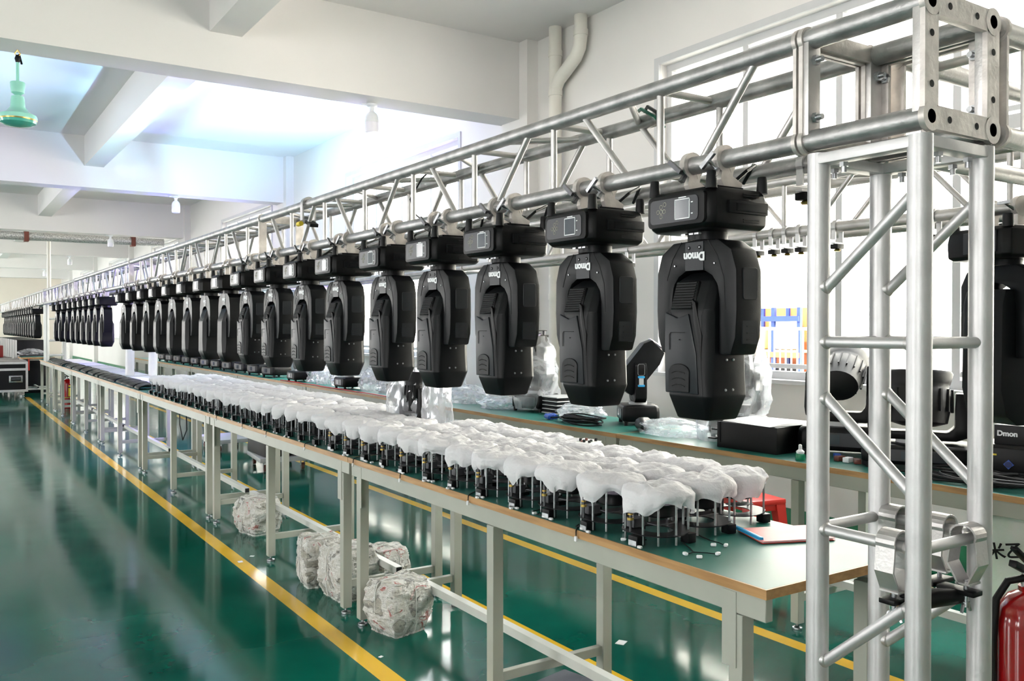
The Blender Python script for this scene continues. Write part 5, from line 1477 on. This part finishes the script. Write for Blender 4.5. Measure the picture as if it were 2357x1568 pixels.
wb = thing('woven_sack', 'white woven sack with green and black print under the back bench', 'sack', (4.22, 2.02, 0), R(20))
mb = MB(); rings = []
for j in range(15):
    u = j / 14
    ring = []
    for i in range(36):
        a = 2 * pi * i / 36
        p = Vector((cos(a) * 2, sin(a) * 2, u * 4 + 3))
        f = (0.90 + 0.14 * sin(pi * u)) * (1 + 0.06 * noise.noise(p) + 0.05 * sin(u * 26 + 2 * sin(a))) * (1 if u < 0.95 else 0.85)
        ring.append((0.17 * f * cos(a), 0.26 * f * sin(a), u * 0.74))
    rings.append(ring)


def sack_mat():
    m = mat('woven_sack_plastic', (0.90, 0.92, 0.89), 0.4, col2=(0.66, 0.84, 0.68), noise_scale=3.2, bump=0.3, bump_scale=16)
    return m


mb.loft(rings).obj('sack_body', sack_mat(), wb, ang=60)
q = link('printed_lettering', text_mesh('lettering', '米乙', 0.078, M_blk, depth=0.0005), wb)
q.rotation_euler = (R(90), R(-10), R(-90)); q.location = (-0.190, 0.095, 0.585)

ex = thing('fire_extinguisher', 'red fire extinguisher with black hose standing close at the right edge', 'fire extinguisher', (2.94, 1.42, 0), 0)
ex.scale = (1, 1, 1.06)
MB().lathe([(0.088, 0), (0.098, 0.008), (0.100, 0.03), (0.100, 0.60), (0.092, 0.655), (0.065, 0.69), (0.035, 0.705), (0.035, 0.72)], n=36).obj('cylinder_body', M_redp, ex)
MB().lathe([(0.1003, 0.50), (0.1008, 0.502), (0.1008, 0.506), (0.1003, 0.508)], n=36, caps=False)
lbl = MB(); rng = []
for zz in (0.30, 0.565):
    rng.append([(0.1012 * cos(a), 0.1012 * sin(a), zz) for a in [R(232 + 88 * i / 16) for i in range(17)]])
n_ = 17
lbl.add([v for g in rng for v in g], [(i, i + 1, n_ + i + 1, n_ + i) for i in range(16)])
lbl.obj('label', M_yel, ex)
MB().add([(0.1016 * cos(R(232 + 88 * i / 16)), 0.1016 * sin(R(232 + 88 * i / 16)), zz) for zz in (0.50, 0.525) for i in range(17)], [(i, i + 1, 18 + i, 17 + i) for i in range(16)]).obj('label_stripe', M_blue, ex)
MB().lathe([(0.1002, 0.262), (0.1016, 0.264), (0.1016, 0.274), (0.1002, 0.276)], n=36).obj('green_band', mat('lime_band', (0.45, 0.55, 0.05), 0.4, noise_amt=0.05), ex)
MB().lathe([(0.026, 0.715), (0.028, 0.74), (0.022, 0.765)], n=16).obj('valve', M_steel, ex)
MB().box((-0.03, 0.01, 0.775), (0.13, 0.026, 0.020), M=Matrix.Rotation(R(22), 3, 'Y')).box((-0.02, 0.01, 0.805), (0.15, 0.024, 0.012), M=Matrix.Rotation(R(32), 3, 'Y')).obj('handle', M_blk, ex, bevel=0.003)
MB().tube([(-0.02, 0.01, 0.745), (-0.06, 0.04, 0.735), (-0.088, 0.062, 0.68), (-0.094, 0.068, 0.55), (-0.094, 0.066, 0.35), (-0.092, 0.062, 0.16)], 0.0115, n=12).obj('hose', M_rubber, ex)
dup(ex, (2.15, 19.0, 0), R(40), label='distant red and yellow fire extinguisher under the last front bench', scale=(1, 1, 0.8))

# scraps of paper on the floor
for i, (x, y, s_, lab) in enumerate(((2.885, 3.365, 0.045, 'small white paper square on the floor under the first bench'), (1.72, 5.95, 0.03, 'white scrap on the floor by the yellow line, near the single bundle'),
                                     (1.83, 6.05, 0.022, 'tiny white scrap on the floor beside the bench leg'), (1.79, 3.86, 0.016, 'tiny white scrap on the floor near the yellow line in front'),
                                     (2.62, 2.75, 0.012, 'tiny white crumb on the floor right of the mid legs'))):
    tag(MB().box((x, y, 0.0012), (s_ * 1.3, s_, 0.002), rz=0.5 + i).obj('paper_scrap', M_paper, smooth=False), lab, 'paper')

# ------------------------------------------------------------------ far left: flight case and boxes
fc = thing('flight_case', 'black flight case with silver edges and recessed handles on casters', 'flight case', (1.06, 22.2, 0))
MB().box((0, 0, 0.50), (1.24, 0.8, 0.62)).obj('case_body', M_case, fc, smooth=False)
mb = MB()
for x in (-0.61, 0.61):
    for y in (-0.39, 0.39): mb.box((x, y, 0.50), (0.045, 0.045, 0.64))
for z_ in (0.195, 0.80, 0.66):
    for y in (-0.39, 0.39): mb.box((0, y, z_), (1.26, 0.045, 0.05))
    for x in (-0.61, 0.61): mb.box((x, 0, z_), (0.045, 0.82, 0.05))
mb.obj('metal_edging', M_aluv, fc, smooth=False)
for x in (-0.28, 0.40):
    h_ = MB().box((x, -0.405, 0.45), (0.26, 0.014, 0.15)).obj('handle_plate', M_steel, fc, bevel=0.005)
    MB().box((x, -0.414, 0.45), (0.19, 0.006, 0.09)).obj('handle_recess', M_hole, h_, smooth=False)
    MB().box((x, -0.420, 0.45), (0.16, 0.014, 0.03)).obj('handle_grip', M_dsteel, h_, bevel=0.004)
MB().box((-0.32, -0.412, 0.60), (0.30, 0.006, 0.07)).obj('paper_label', M_grey, fc, smooth=False)
MB().box((0, 0, 0.83), (1.22, 0.78, 0.03)).obj('case_lid', mat('worn_case_lid', (0.30, 0.28, 0.27), 0.5, noise_amt=0.2), fc, smooth=False)
for x in (-0.5, 0.5):
    for y in (-0.3, 0.3):
        MB().box((x, y, 0.15), (0.10, 0.10, 0.08)).obj('caster_plate', M_steel, fc, smooth=False)
        MB().cyl((x - 0.02, y, 0.06), (x + 0.02, y, 0.06), 0.06, n=14).obj('wheel', M_grey, fc)
for i in range(3):
    c2 = dup(fc, (0.98 - 0.06 * i, 23.3 + i * 1.1, 0), label='black flight case behind the first one, %s in the row' % ['second', 'third', 'fourth'][i])
tag(MB().box((1.0, 24.4, 1.00), (0.7, 0.8, 0.28)).obj('red_case', mat('dark_red_case', (0.22, 0.01, 0.01), 0.4, noise_amt=0.1), bevel=0.01), 'dark red case lying on top of the flight cases', 'case')
for i in range(9):
    tag(MB().box((1.98, 24.2 + i * 0.9, 0.45 + (0.18 if i else 0)), (0.6, 0.8, 0.9 + (0.36 if i else 0))).obj('black_crate', M_case, bevel=0.01), 'black crate stacked behind the last bench, %s in the row' % ordn(i), 'crate', 'black crates beyond the bench')
bag('white film heap on the black crates beyond the last bench', (1.95, 24.3, 0.905), 0.28, 0.4, 0.15, 77, m=M_bag2, amp=0.3, group='film beyond the bench')
tag(MB().box((1.78, 22.75, 0.72), (0.03, 0.12, 0.26)).obj('red_box', M_red, bevel=0.004), 'small red box hung on the pale end bench', 'box')
